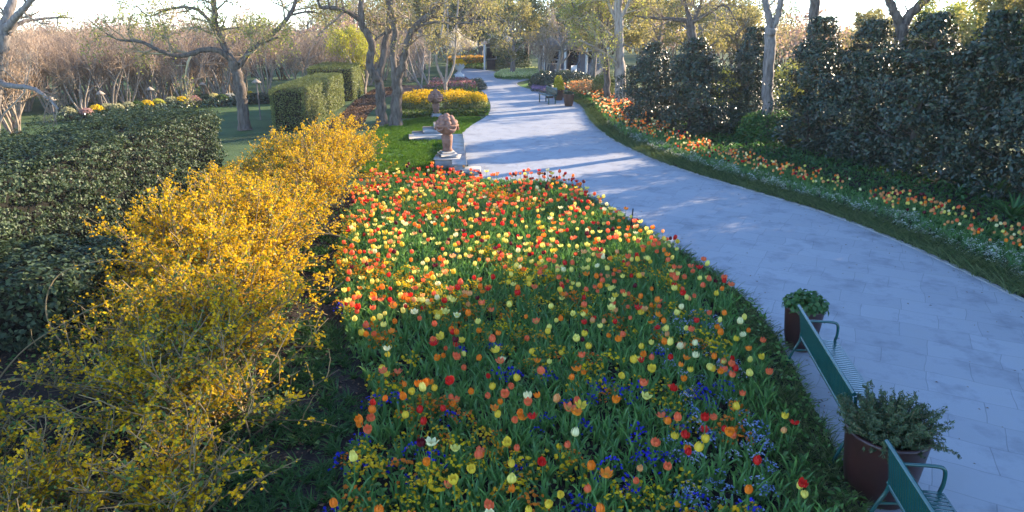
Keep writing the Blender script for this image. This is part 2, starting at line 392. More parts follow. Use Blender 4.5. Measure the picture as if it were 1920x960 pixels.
# ------------------------------------------------------------------ trees
def branch(p, d, L, n, wander, trop):
    pts = [np.array(p, float)]; d = np.array(d, float); d /= np.linalg.norm(d)
    for _ in range(n):
        d = d + rng.normal(size=3) * wander; d[2] += trop; d /= np.linalg.norm(d)
        pts.append(pts[-1] + d * L / n)
    return np.array(pts)
def resample(pts, rad, n):
    pts = smooth_line(pts, 5); t = np.linspace(0, 1, len(pts)); q = np.linspace(0, 1, n)
    r = np.interp(q, np.linspace(0, 1, len(rad)), rad)
    return np.stack([np.interp(q, t, pts[:, k]) for k in range(3)], -1), r
def spray(mb, tips, pts, rad, level, maxl, o):
    """side branches along a limb, recursively; collects leaf points"""
    L = np.linalg.norm(np.diff(pts, axis=0), axis=1).sum()
    nb = o['n'][level] if level < len(o['n']) else 3
    for _ in range(nb):
        t = rng.uniform(o.get('t0', .25), 1); k = min(int(t * (len(pts) - 1)), len(pts) - 2)
        base = pts[k] + (pts[k + 1] - pts[k]) * (t * (len(pts) - 1) - k)
        tan = pts[k + 1] - pts[k]; tan /= np.linalg.norm(tan) + 1e-9
        side = np.cross(tan, unit(1)[0]); side /= np.linalg.norm(side) + 1e-9
        d = tan * o.get('fwd', .7) + side * rng.uniform(.5, 1.1); d[2] += o.get('up', .15)
        l = o['len'][level] * rng.uniform(.55, 1.2) * (1.15 - .5 * t)
        r = min(rad[k] * .6, o['r'][level])
        q = branch(base, d, l, o.get('seg', 4), o.get('wander', .22), o.get('trop', .03))
        rr = np.linspace(r, max(r * .35, .004), len(q))
        tube(mb, q, rr, 5 if level == 0 else 3, mi=0 if level < o.get('tw', 1) else 1)
        if level + 1 < maxl: spray(mb, tips, q, rr, level + 1, maxl, o)
        if level + 1 >= maxl - o.get('leaf_lv', 0): tips.append(q[1:])
def crown_split(name_t, mb_t, mb_c, root, mats_t, mats_c):
    mb_t.build('trunk', mats_t, root)
    if mb_c.n: mb_c.build('crown', mats_c, root)

# small bare multi-stemmed trees -------------------------------------------------
def crepe(h=3.6, stems=7, dens=1.0, spread=.5, nleaf=0):
    t, c = MB(), MB(); tips = []
    for s in range(stems):
        a = s * 2 * pi / stems + rng.uniform(-.4, .4)
        p = np.array([math.cos(a) * .12, math.sin(a) * .12, -.05])
        d = (math.cos(a) * spread * rng.uniform(.4, 1), math.sin(a) * spread * rng.uniform(.4, 1), 1.25)
        q = branch(p, d, h * .62, 6, .13, .02); r = np.linspace(.05, .025, len(q)); tube(t, q, r, 6)
        for _ in range(3):
            q2 = branch(q[-1] if rng.random() < .5 else q[rng.integers(3, 6)], (rng.normal() * .5 + d[0] * .6, rng.normal() * .5 + d[1] * .6, 1.), h * .32, 4, .15, .03)
            r2 = np.linspace(.024, .012, len(q2)); tube(t, q2, r2, 5)
            spray(c, tips, q2, r2, 0, 2, dict(n=[int(9 * dens), int(5 * dens)], len=[h * .26, h * .13], r=[.012, .008], up=.35, tw=0, t0=.1, seg=3, wander=.18, fwd=.8))
    for f in c.m: f[:] = 0
    if nleaf:
        tp = np.concatenate(tips); k = rng.integers(0, len(tp), nleaf)
        leaves(c, tp[k] + rng.normal(size=(nleaf, 3)) * .06, rng.uniform(.05, .1, nleaf), .6, mi=1)
    return t, c
class Kind:                                       # a tree kind whose meshes are shared by its copies
    def __init__(s, t, c, tm, cm):
        s.t = t.mesh('trunk', tm); s.c = c.mesh('crown', cm); s.tm = t; s.cm = c
    def place(s, name, label, cat, loc, rz, sc, group=None):
        r = thing(name, label, cat, loc, rz, group); r.scale = (sc, sc, sc) if np.isscalar(sc) else sc
        put('trunk', s.t, r); put('crown', s.c, r); return r
def mk_crepe(mat, **k):
    t, c = crepe(**k)
    return Kind(t, c, M['bark_pale'], [mat, mat if not k.get('nleaf') else M['leaf_spring']])
crepes = [mk_crepe(M['twig_pink'], h=3.7, stems=8), mk_crepe(M['twig_pink'], h=3.4, stems=6, spread=.6), mk_crepe(M['twig_brown'], h=3.9, stems=7, spread=.42)]

grove = []
for off, w in ((1.6, 11), (3.6, 12), (6.0, 13), (8.5, 13), (11.5, 14)):
    for q in range(w):
        f = -.45 + 1.75 * (q + rng.uniform(.2, .8)) / w
        x, y = -20.9 + 5.9 * f - .7 * off + rng.uniform(-.5, .5), 33 + 6 * f + .7 * off + rng.uniform(-.5, .5)
        grove.append((x, y))
grove += [(-19.6, 27.4), (-21, 26), (-19.2, 25.6), (-22.4, 28.2), (-23, 24.6), (-24.5, 27), (-24, 30), (-26, 29)]
for q in range(9):                                 # the part of the grove behind the clipped hedges
    grove.append((-14.5 + q * .95 + rng.uniform(-.6, .6), 52 + rng.uniform(-2.5, 9)))
for x, y in grove:
    crepes[rng.integers(0, 3)].place('crepe_myrtle', 'bare multi-stemmed crepe myrtle with pinkish brown twigs in the grove beyond the left lawn', 'tree',
                                     (x, y, 0), rng.uniform(0, 6.3), rng.uniform(.78, 1.18), 'bare crepe myrtles in the grove')

# tall broad trees behind everything -----------------------------------------------
def broad(h=8, r=.22, limbs=9, leaf=9000, lsize=.2, spread=1.0, clear=.24, n=(6, 5, 4)):
    t, c = MB(), MB(); tips = []
    q, rad = resample(branch((0, 0, -.1), (rng.normal() * .06, rng.normal() * .06, 1), h * .62, 6, .06, .05), [r * 1.35, r, r * .85, r * .5], 14)
    tube(t, q, rad, 9)
    for s in range(limbs):
        a = s * 2.4 + rng.uniform(-.3, .3); k = int(len(q) * (clear / .62 + (1 - clear / .62) * s / limbs)); k = min(k, len(q) - 1)
        d = (math.cos(a) * spread, math.sin(a) * spread, rng.uniform(.5, 1.1))
        q1 = branch(q[k], d, h * rng.uniform(.38, .55), 7, .17, .05); r1 = np.linspace(rad[k] * .6, .02, len(q1)); tube(t, q1, r1, 6)
        spray(c, tips, q1, r1, 0, 3, dict(n=n, len=[h * .2, h * .11, h * .06], r=[.04, .022, .014], tw=0, up=.12, seg=4, wander=.25, leaf_lv=1))
    for f in c.m: f[:] = 0
    if leaf:
        tp = np.concatenate(tips); k = rng.integers(0, len(tp), leaf)
        leaves(c, tp[k] + rng.normal(size=(leaf, 3)) * .12, rng.uniform(.6, 1.3, leaf) * lsize, .6, mi=1)
    return t, c
def mk_broad(tw, lf, bark='bark_grey', **k):
    t, c = broad(**k); return Kind(t, c, M[bark], [M[tw], M[lf]])
oak_a = mk_broad('twig_olive', 'leaf_olive', leaf=9500)
oak_b = mk_broad('twig_brown', 'leaf_olive', leaf=5500, spread=1.3, limbs=9)
spring = mk_broad('twig_olive', 'leaf_spring', leaf=9500, lsize=.2)
bare_a = mk_broad('twig_pink', 'leaf_olive', leaf=0, n=(8, 6, 5))
green = mk_broad('twig_brown', 'leaf_pine', leaf=20000, lsize=.22, spread=.8, clear=.12, limbs=13)
def conifer(h=11, r0=2.2):
    t, c = MB(), MB(); q = branch((0, 0, -.1), (0, 0, 1), h, 8, .02, 0); tube(t, q, np.linspace(.26, .03, 9), 8)
    for s in range(95):
        z = rng.uniform(.22, .99); a = rng.uniform(0, 6.28); L = r0 * (1.08 - z) * rng.uniform(.7, 1.25)
        b = branch((0, 0, z * h), (math.cos(a), math.sin(a), .15), L, 5, .1, -.09); tube(t, b, np.linspace(.03, .008, 6), 3)
        m = int(60 * L); tt = rng.uniform(.1, 1, m) * 5; k = np.minimum(tt.astype(int), 4)
        p = b[k] + (b[k + 1] - b[k]) * (tt - k)[:, None] + rng.normal(size=(m, 3)) * (.16, .16, .12)
        leaves(c, p, rng.uniform(.16, .34, m), .3, up=-.6)
    return t, c
_t1, _c1 = conifer(); pine = Kind(_t1, _c1, M['bark'], [M['leaf_pine']])

BG = [  # kind, name, (px, distance), scale, label
 (green, 'evergreen_tree', (905, 78), 1.0, 'dark rounded evergreen tree at the far end of the path'),
 (pine, 'conifer', (985, 66), 1.0, 'tall green conifer with drooping boughs behind the pale flower island'),
 (pine, 'conifer', (1042, 74), .95, 'second green conifer, behind the small bare tree of the island'),
 (oak_a, 'oak_tree', (1085, 64), 1.0, 'olive leaved tree standing behind the blue grey garden house'),
 (green, 'evergreen_tree', (852, 84), .95, 'dark evergreen behind the white blossom tree'),
 (oak_a, 'oak_tree', (800, 66), 1.05, 'olive leafed tree behind the bare shrubs left of the far path'),
 (spring, 'spring_tree', (935, 92), 1.1, 'fresh yellow green tree at the very end of the path'),
 (oak_b, 'oak_tree', (760, 74), 1.0, 'spreading brown twigged tree behind the twin trunked tree'),
 (oak_a, 'oak_tree', (1150, 58), .95, 'olive crowned tree behind the pale trunk by the orange tulips'),
 (oak_b, 'oak_tree', (1215, 66), .9, 'broad sparse tree above the left end of the magnolia screen'),
 (bare_a, 'bare_tree', (660, 82), .95, 'leafless tree rising behind the lime green shrub'),
 (bare_a, 'bare_tree', (600, 90), .9, 'leafless tree at the right end of the pink grove'),
 (oak_b, 'oak_tree', (1290, 48), .82, 'wide oak with level dark limbs above the magnolia screen'),
 (oak_a, 'oak_tree', (1370, 60), .72, 'low olive tree seen through the gap in the magnolias'),
 (oak_a, 'oak_tree', (1590, 54), .68, 'sunlit olive tree just right of the bare upright trunk'),
 (spring, 'spring_tree', (1830, 34), .8, 'backlit green leaved tree above the right end of the magnolia screen'),
 (oak_a, 'oak_tree', (1930, 30), .85, 'backlit olive tree at the right edge of the view'),
 (oak_a, 'oak_tree', (1105, 50), .85, 'olive leaved tree in front of the blue grey garden house'),
 (oak_b, 'oak_tree', (960, 58), .8, 'sparse tree shading the roof of the far pavilion'),
 (bare_a, 'bare_tree', (1040, 53), .7, 'thin brown twigged tree before the garden house'),
 (spring, 'spring_tree', (1740, 44), .75, 'backlit green tree behind the forked dark trunk'),
]
for kd, nm, (px, Y), sc, lab in BG:
    p = at(px, 300, Y); kd.place(nm, lab, 'tree', (p[0], Y, 0), rng.uniform(0, 6.3), sc, 'trees behind the garden')
screen_tree = mk_broad('twig_brown', 'leaf_pine', leaf=12500, lsize=.2, spread=.85, clear=.12, limbs=13)
# trees right of the picture that shade the near beds
for x, y, sc in [(16.8, 14.2, 1.1), (17.2, 17.4, 1.2), (18.2, 20.4, 1.2), (16.3, 10.8, 1.0), (21.5, 15.5, 1.2), (22, 19.5, 1.25), (16.5, 7.5, 1.0)]:
    screen_tree.place('evergreen_tree', 'dense evergreen tree standing behind the magnolia screen on the right', 'tree', (x, y, 0), rng.uniform(0, 6), sc, 'evergreens behind the magnolia screen')
# the far wood as one mass: overlapping crowns of twig and leaf clumps over thin trunks
wb = MB()
WC = {0: [(.36, .23, .17), (.45, .3, .23), (.3, .21, .16)], 1: [(.3, .24, .1), (.42, .33, .13), (.25, .22, .09), (.38, .28, .16)], 2: [(.09, .12, .05), (.14, .16, .06)]}
def wood_tree(x, y, h, r, kind):
    n = int(900 + 150 * r * h / 4); d = unit(n); q = d * (rng.random(n) ** .42)[:, None] * (r, r, h * .36) + (x, y, h * .64)
    k = noise2(q[:, 0] * 1.3 + q[:, 1], q[:, 2] * 1.6 + q[:, 1] * .7, 1.5, int(rng.integers(0, 99))) > -.2; q = q[k]; n = len(q)
    pal = np.array(WC[kind]); C = pal[rng.integers(0, len(pal), n)] * rng.uniform(.7, 1.25, (n, 1))
    leaves(wb, q, rng.uniform(.16, .42, n), .3 if kind < 2 else .5, None, 1, up=.7, C=C)
    for _ in range(4):
        b = branch((x + rng.normal() * .2, y + rng.normal() * .2, -.05), (rng.normal() * .3, rng.normal() * .3, 1), h * .8, 5, .12, .03); tube(wb, b, np.linspace(.07, .02, 6), 4, C=(.14, .11, .085))
for x in np.arange(-80, -10, 1.9):
    for Y in (56, 68, 82):
        yy = Y + rng.uniform(-4, 4) - max(0, -x - 40) * .5; wood_tree(x + rng.uniform(-1, 1), yy, rng.uniform(3.3, 4.6) * (1.35 if rng.random() < .18 else 1) * (1 + .14 * math.sin(x * .35 + Y)), rng.uniform(1.4, 2.4), 0 if rng.random() < .6 else 1)
for x in np.arange(12, 84, 2.1):
    for Y in (44, 58, 74):
        yy = Y + rng.uniform(-4, 4) - max(0, x - 30) * .45
        if x < yy * .3 and yy < 62: continue
        wood_tree(x + rng.uniform(-1, 1), yy, rng.uniform(3.6, 5.2), rng.uniform(1.5, 2.5), 1 if rng.random() < .8 else 0)
for x in np.arange(-24, 34, 1.7):
    for Y in (92, 104): wood_tree(x + rng.uniform(-1, 1), Y + rng.uniform(-5, 5), rng.uniform(6.5, 10), rng.uniform(2, 3.2), int(rng.choice(3, p=[.25, .5, .25])))
tag(wb.build('woods', M['wood_leaf']), 'distant belt of mixed bare and leafing woodland behind the garden', 'woodland', kind='stuff')

# the trees that stand out, limb by limb -------------------------------------------
def hero(name, label, Y, limbs, bark, tw, lf, nleaf, o, lsize=.1, sc_r=1.0, group=None, base=None):
    """limbs: lists of (px, py, dY, radius)"""
    b0 = limbs[0][0]; org = at(b0[0], b0[1], Y + b0[2]); root = thing(name, label, 'tree', (org[0], org[1], 0), 0, group)
    t, c = MB(), MB(); tips = []
    for li, lb in enumerate(limbs):
        pts = np.array([at(x, y, Y + dy) for x, y, dy, _ in lb]) - (org[0], org[1], 0)
        if li == 0: pts[0][2] = -.05
        q, r = resample(pts, [v[3] * sc_r for v in lb], max(8, 5 * len(lb)))
        q[1:-1] += rng.normal(size=(len(q) - 2, 3)) * r[1:-1, None] * .12
        if li == 0: r[0] *= 1.35; r[1] *= 1.1
        tube(t, q, r, 10)
        if o and (li > 0 or o.get('all')): spray(c, tips, q, r, 0, len(o['n']), o)
    for f in c.m: f[:] = 0
    if nleaf and tips:
        tp = np.concatenate(tips); k = rng.integers(0, len(tp), nleaf)
        leaves(c, tp[k] + rng.normal(size=(nleaf, 3)) * .1, rng.uniform(.6, 1.3, nleaf) * lsize, .6, mi=1)
    t.build('trunk', M[bark], root)
    if c.n: c.build('crown', [M[tw], M[lf]], root)
    return root
OK = dict(n=[12, 8, 5], len=[1.5, .8, .4], r=[.05, .02, .01], tw=0, up=.12, seg=5, wander=.3, leaf_lv=1)
hero('oak_tree', 'gnarled tree forking low beside the clipped hedge, one long limb reaching level to the left', 28.5,
     [[(459, 240, 0, .3), (455, 195, 0, .26), (447, 150, 0, .24), (438, 118, 0, .25)],
      [(438, 122, 0, .2), (425, 95, .2, .16), (408, 60, .3, .15), (402, 20, .2, .14), (398, -40, .1, .12)],
      [(440, 118, 0, .15), (400, 92, -.4, .13), (340, 105, -.8, .11), (300, 95, -1.2, .09), (262, 78, -1.4, .07), (215, 72, -1.6, .04), (170, 40, -1.8, .02)],
      [(408, 60, .3, .1), (370, 18, .5, .08), (320, 16, .8, .06), (280, 30, 1, .04), (255, 10, 1.1, .03)],
      [(448, 120, 0, .14), (478, 88, .5, .12), (515, 60, .9, .11), (545, 25, 1.2, .1), (555, -10, 1.4, .08), (540, -50, 1.5, .05)],
      [(452, 125, 0, .09), (470, 95, -.4, .07), (490, 82, -.8, .05), (520, 70, -1.2, .03)],
      [(545, 28, 1.2, .06), (580, 22, 1.5, .045), (615, 28, 1.8, .02)]],
     'bark', 'twig_olive', 'leaf_spring', 7000, OK, .085, sc_r=.82)
hero('bare_tree', 'leaning grey trunk with upswept bare limbs at the left edge of the view', 26,
     [[(-30, 300, 0, .34), (-18, 200, 0, .3), (-8, 130, 0, .28), (5, 62, 0, .26)],
      [(4, 66, 0, .2), (16, 30, .2, .17), (24, -10, .4, .15), (28, -50, .5, .12)],
      [(10, 55, 0, .15), (32, 30, -.2, .12), (52, 8, -.4, .1), (78, -25, -.6, .07)],
      [(14, 62, 0, .09), (40, 42, .4, .07), (72, 36, .8, .055), (110, 33, 1.2, .04), (142, 34, 1.5, .02)],
      [(-5, 150, 0, .12), (15, 160, -.8, .1), (60, 165, -1.3, .07), (90, 185, -1.8, .05), (110, 205, -2.0, .03)]],
     'bark_grey', 'twig_brown', 'leaf_olive', 150, dict(OK, n=[4, 4, 3], len=[1.2, .6, .35]), .07)
hero('twin_trunk_tree', 'crooked tree with a sharp elbow, left one of the pair on the lawn edge', 30.2,
     [[(716, 234, 0, .25), (713, 190, 0, .21), (710, 155, 0, .19), (692, 122, 0, .16), (699, 88, 0, .16), (688, 62, 0, .15), (676, 38, 0, .14), (680, -20, .1, .1)],
      [(708, 148, 0, .15), (718, 105, .3, .13), (724, 70, .5, .13), (732, 48, .6, .13), (728, 5, .7, .11), (722, -40, .8, .08)],
      [(676, 38, 0, .11), (652, 22, -.4, .1), (620, 14, -.8, .085), (600, 12, -1.1, .06), (594, -15, -1.3, .04)],
      [(696, 80, 0, .06), (715, 66, .3, .05), (732, 52, .6, .04)]],
     'bark', 'twig_brown', 'leaf_olive', 1200, dict(OK, n=[6, 6, 4]), .08)
hero('twin_trunk_tree', 'forked tree with a sunlit right edge, right one of the pair on the lawn edge', 29.6,
     [[(741, 226, 0, .27), (744, 180, 0, .23), (744, 140, 0, .22)],
      [(742, 145, 0, .15), (736, 100, .1, .13), (741, 60, .1, .12), (735, 15, .2, .1), (732, -40, .3, .07)],
      [(746, 142, 0, .18), (758, 112, -.1, .16), (764, 80, -.3, .15), (780, 50, -.5, .15), (808, 26, -.8, .13), (834, -8, -1.1, .1), (850, -50, -1.3, .06)],
      [(780, 48, -.5, .07), (815, 42, -1., .05), (850, 45, -1.6, .04), (890, 42, -2.2, .025), (920, 48, -2.6, .012)],
      [(800, 32, -.7, .06), (850, 33, -.4, .045), (895, 34, 0, .02)]],
     'bark', 'twig_brown', 'leaf_olive', 2600, dict(OK, n=[7, 6, 5]), .09)
WH = dict(n=[6, 5, 4], len=[1.0, .55, .3], r=[.03, .014, .009], tw=0, up=.3, seg=4, wander=.22, leaf_lv=1)
hero('crepe_myrtle', 'pale barked multi-stemmed tree growing out of the yellow flower hedge', 36,
     [[(836, 190, 0, .1), (836, 168, 0, .09), (834, 150, 0, .08)],
      [(834, 155, 0, .07), (822, 130, -.1, .06), (818, 105, -.2, .05), (826, 70, -.3, .05), (834, 20, -.3, .04), (836, -30, -.3, .03)],
      [(835, 155, 0, .07), (838, 125, .1, .05), (838, 85, .2, .05), (840, 40, .3, .04), (838, -20, .3, .03)],
      [(836, 155, 0, .07), (848, 132, .2, .06), (853, 105, .3, .05), (855, 60, .5, .05), (858, 20, .6, .04), (862, -30, .7, .03)]],
     'bark_pale', 'twig_olive', 'leaf_olive', 1800, WH, .08)
for bx, by, top, lab in [(790, 165, 85, 'slanting pale stemmed shrub tree left of the urns'), (803, 158, 60, 'thin upright pale stemmed tree beside the yellow hedge')]:
    Y_ = P(bx, by)[1]
    hero('crepe_myrtle', lab, Y_, [[(bx, by, 0, .08), (bx - 14, (by * 2 + top) / 3, 0, .06), (bx - 30, top, 0, .03)],
         [(bx, by, 0, .06), (bx + 3, (by + top) / 2, .3, .05), (bx + 8, top - 20, .5, .02)], [(bx, by, 0, .05), (bx - 22, (by + top) / 2 + 12, .3, .04), (bx - 50, top + 15, .5, .02)]],
         'bark_pale', 'twig_pink', 'leaf_olive', 0, WH)
hero('sycamore_tree', 'tall pale trunked tree with a sunlit right edge beside the orange tulips', 36.5,
     [[(1163, 206, 0, .3), (1163, 150, 0, .27), (1161, 90, 0, .24), (1160, 40, 0, .22), (1159, -40, 0, .2)],
      [(1160, 130, 0, .1), (1148, 112, -.3, .08), (1125, 95, -.7, .06), (1095, 78, -1.2, .04)],
      [(1161, 85, 0, .12), (1140, 62, .4, .1), (1115, 38, .8, .08), (1085, 12, 1.2, .06), (1060, -15, 1.5, .04)],
      [(1160, 45, 0, .1), (1143, 10, .3, .08), (1130, -30, .6, .05)],
      [(1160, 40, 0, .1), (1175, 14, -.2, .08), (1190, -25, -.4, .06)]],
     'bark_pale', 'twig_olive', 'leaf_spring', 3000, dict(OK, n=[8, 7, 5], len=[1.7, .9, .45]), .1)
hero('crepe_myrtle', 'brown trunked tree just left of the tall pale trunk', 38,
     [[(1138, 200, 0, .2), (1138, 160, 0, .18), (1136, 110, 0, .16), (1128, 60, 0, .13), (1122, 0, 0, .1), (1118, -40, 0, .08)],
      [(1136, 105, 0, .1), (1115, 75, -.3, .08), (1092, 45, -.6, .06), (1072, 5, -.9, .04)], [(1132, 80, 0, .08), (1140, 40, .4, .06), (1150, 0, .8, .04)]],
     'bark', 'twig_olive', 'leaf_spring', 2400, dict(OK, n=[7, 6, 4]), .1)
hero('tall_tree', 'smooth grey trunk forking high above the gap in the magnolia screen', 26,
     [[(1436, 250, 0, .22), (1439, 190, 0, .2), (1442, 130, 0, .19), (1444, 75, 0, .2), (1448, 50, 0, .19)],
      [(1447, 54, 0, .13), (1440, 25, 0, .12), (1434, -5, .1, .11), (1428, -50, .1, .09)],
      [(1449, 52, 0, .12), (1459, 28, 0, .11), (1464, 0, -.1, .1), (1466, -50, -.2, .08)]], 'bark_grey', 'twig_brown', 'leaf_olive', 0, dict(WH, n=[2, 2, 2]))
hero('tall_tree', 'straight limbless dark trunk rising behind the magnolia screen against the sky', 31,
     [[(1518, 250, 0, .27), (1522, 150, 0, .24), (1524, 80, 0, .22), (1527, 20, 0, .21), (1529, -60, 0, .19)]], 'bark', 'twig_brown', 'leaf_olive', 0, None)
hero('tall_tree', 'dark trunk forking wide just above the magnolia screen', 24,
     [[(1692, 260, 0, .26), (1691, 150, 0, .24), (1690, 90, 0, .22), (1690, 50, 0, .21)],
      [(1690, 55, 0, .15), (1678, 25, 0, .14), (1666, 0, .1, .13), (1652, -45, .2, .1)],
      [(1691, 52, 0, .16), (1705, 30, 0, .15), (1728, 6, -.2, .14), (1755, -20, -.3, .12), (1790, -55, -.4, .08)]], 'bark', 'twig_brown', 'leaf_olive', 900, dict(WH, n=[4, 4, 3], len=[1.3, .7, .4]), .09)
hero('oak_tree', 'dark spreading tree with level bare limbs above the left magnolias', 40,
     [[(1300, 160, 0, .3), (1298, 90, 0, .26), (1296, 42, 0, .24)], [(1296, 42, 0, .15), (1260, 35, .4, .1), (1225, 34, .8, .07), (1190, 30, 1., .04)],
      [(1296, 40, 0, .14), (1288, 18, .2, .11), (1278, -15, .4, .08)], [(1298, 42, 0, .13), (1310, 20, 0, .1), (1318, -10, 0, .07)],
      [(1298, 42, 0, .12), (1330, 24, -.4, .09), (1360, 10, -.8, .06), (1385, 50, -1.2, .03)]], 'bark', 'twig_brown', 'leaf_olive', 1800, dict(OK, n=[6, 6, 4]), .09)
# lime shrub tree, white blossom tree, the island's small tree
def place_kind(kd, nm, lab, px, py, sc): 
    p = P(px, py); return kd.place(nm, lab, 'tree', tuple(p), rng.uniform(0, 6), sc)
lime = mk_crepe(M['twig_olive'], h=3.4, stems=6, dens=1, spread=.45, nleaf=9500)
lime.c.materials[1] = leaf_mat('leaf_lime', [(.28, .3, .02), (.42, .4, .03), (.5, .44, .05)], .6, .45)
place_kind(lime, 'lime_shrub', 'lime yellow leafed multi-stemmed shrub tree behind the clipped hedges', 682, 176, 1.15)
white_tree = mk_crepe(M['twig_brown'], h=3.2, stems=5, dens=1.2, spread=.4, nleaf=9000)
white_tree.c.materials[1] = leaf_mat('blossom_white', [(.62, .54, .52), (.78, .7, .68), (.85, .8, .78)], .6, .4)
place_kind(white_tree, 'blossom_tree', 'small tree in full white blossom at the far end of the path', 856, 132, 1.05)
place_kind(white_tree, 'blossom_tree', 'pale pink blossoming tree beside the far pavilion', 945, 132, .95)
place_kind(crepes[2], 'small_bare_tree', 'small bare vase shaped tree standing in the pale flower island', 1018, 150, 1.0)
for px, py, sc in [(560, 178, .95), (596, 168, 1.0), (625, 160, .9), (748, 158, 1.0), (770, 150, 1.0), (720, 150, 1.05), (660, 150, .9)]:
    p = P(px, py); crepes[rng.integers(0, 3)].place('crepe_myrtle', 'bare pale stemmed crepe myrtle behind the clipped hedges', 'tree', tuple(p), rng.uniform(0, 6), sc, 'crepe myrtles behind the clipped hedges')

# ------------------------------------------------------------------ magnolia screen
def magnolia(h, r, n):
    t, c = MB(), MB()
    q = branch((0, 0, -.05), (0, 0, 1), h * .95, 6, .03, 0); tube(t, q, np.linspace(.09, .02, 7), 7)
    for _ in range(46):
        z = rng.uniform(.06, .95); a = rng.uniform(0, 6.28); L = r * (1.15 - z * .8)
        b = branch((0, 0, z * h), (math.cos(a), math.sin(a), .5), L, 4, .12, .04); tube(t, b, np.linspace(.025, .008, 5), 4)
    z = rng.uniform(.02, 1, n * 2) ** .9; z = np.where(z > .88, np.where(rng.random(n * 2) < .55, z * rng.uniform(.8, 1, n * 2), z * 1.06), z)
    a = rng.uniform(0, 2 * pi, n * 2)
    prof = r * np.where(z < .12, .75 + z * 2, 1 - np.clip((z - .12) / .88, 0, 1) ** 3.0 * .72)
    lump = 1 + .2 * np.sin(a * 3 + z * 9) + .16 * np.sin(a * 5 - z * 17 + 1.7) + .1 * np.sin(z * 40 + a * 2)
    rr = prof * lump * np.sqrt(rng.uniform(.12, 1, n * 2)) * rng.uniform(.85, 1.12, n * 2)
    p = np.c_[rr * np.cos(a), rr * np.sin(a), z * h]
    keep = noise2(p[:, 0] * 2 + a, p[:, 2] * 2, 1.6, 3) > -.28; p = p[keep][:n]; a = a[keep][:n]
    leaves(c, p, rng.uniform(.07, .16, len(p)), .45, np.c_[np.cos(a), np.sin(a), np.full(len(p), .55)] * .8, .75, up=.25)
    return t, c
mag = []
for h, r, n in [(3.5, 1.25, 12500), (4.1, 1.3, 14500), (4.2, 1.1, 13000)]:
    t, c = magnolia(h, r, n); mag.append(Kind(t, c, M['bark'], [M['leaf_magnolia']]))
hedge_line = [(5.6, 28.7, 0, .92), (6.9, 27.1, 0, .98), (9.45, 28.2, 2, .9), (10.2, 23.9, 2, .98), (10.9, 21.9, 1, .98), (11.6, 20.0, 1, 1.02), (12.2, 18.2, 2, 1.0), (12.8, 16.5, 1, 1.04),
              (13.3, 14.7, 1, 1.06), (13.7, 12.9, 1, 1.1), (14.1, 11.0, 1, 1.15), (14.4, 9.0, 1, 1.15), (14.6, 7.0, 1, 1.15)]
labs = ['lowest broad magnolia beside the pale tree trunk, glinting with sun', 'rounded magnolia left of the gap with the yellow shrub', 'narrow magnolia set back behind the grey forked trunk',
        'pointed magnolia between the grey forked trunk and the limbless trunk', 'magnolia just right of the straight limbless trunk', 'magnolia in front of the wide forked dark trunk',
        'slim magnolia right of the wide forked trunk', 'tall magnolia at the right edge of the view']
for q, (x, y, kd, sc) in enumerate(hedge_line):
    mag[kd].place('magnolia', ('dark glossy ' + labs[q]) if q < len(labs) else 'dark glossy magnolia of the screen beyond the right edge of the view', 'tree', (x, y, 0), rng.uniform(0, 6.3), (sc * 1.08, sc * 1.08, sc), 'magnolia screen')

# ------------------------------------------------------------------ clipped hedges
def shell_points(x0, x1, y0, y1, h, n, top=True):
    """points and outward directions on the five faces of a box"""
    A = [((x1 - x0) * h, 0), ((x1 - x0) * h, 1), ((y1 - y0) * h, 2), ((y1 - y0) * h, 3), ((x1 - x0) * (y1 - y0), 4)]
    w = np.array([a for a, _ in A]); f = rng.choice(5, n, p=w / w.sum()); u, v = rng.uniform(size=(2, n))
    X = np.where(f < 2, x0 + u * (x1 - x0), np.where(f == 2, x0, np.where(f == 3, x1, x0 + u * (x1 - x0))))
    Y = np.where(f == 0, y0, np.where(f == 1, y1, np.where(f < 4, y0 + u * (y1 - y0), y0 + v * (y1 - y0))))
    Z = np.where(f < 4, v * h, h)
    D = np.array([(0, -1, 0), (0, 1, 0), (-1, 0, 0), (1, 0, 0), (0, 0, 1)], float)[f]
    return np.c_[X, Y, Z], D
def hedge(name, label, loc, rz, w, l, h, mat, n, size, rough=.06, group=None, gaps=-.6):
    root = thing(name, label, 'hedge', loc, rz, group); x0, x1, y0, y1 = -w / 2, w / 2, 0, l
    p, d = shell_points(x0, x1, y0, y1, h, n)
    e = (noise2(p[:, 0] + p[:, 2] * 1.3, p[:, 1] - p[:, 2], 1.6, 5) * .5 + noise2(p[:, 1] + p[:, 2], p[:, 0] + p[:, 2] * 2, 4, 8) * .5)
    depth = rng.exponential(.07, n)
    p = p + d * (e * rough * 1.3 - depth + .02)[:, None]
    # soften the edges of the block
    c = np.array([0, l / 2, h / 2]); r = np.array([w / 2, l / 2, h / 2]); q = np.abs((p - c) / r)
    cut = .07 * np.clip(np.sort(q, 1)[:, 1] - .86, 0, .2)[:, None] / .14
    p = p - np.sign(p - c) * np.where(q > .8, cut, 0) * (1, 1, 1)
    k = e > gaps
    c_ = MB(); tp = d[k][:, 2:3]; leaves(c_, p[k], rng.uniform(.7, 1.35, k.sum()) * size, .55, d[k] * (.75 + tp) + (0, 0, .25), .8)  # top leaves turned further upward so the hedge top looks lit and paler
    c_.build('foliage', mat, root)
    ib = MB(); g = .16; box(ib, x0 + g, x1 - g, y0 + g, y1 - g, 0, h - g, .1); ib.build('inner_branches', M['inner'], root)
    return root
hedge('holly_hedge', 'long thick dark holly hedge with a light-catching flat top at the left of the flowers', (-9.3, 5.0, 0), -.02, 2.3, 13.9, 2.0, M['leaf_holly'], 130000, .06, .34)
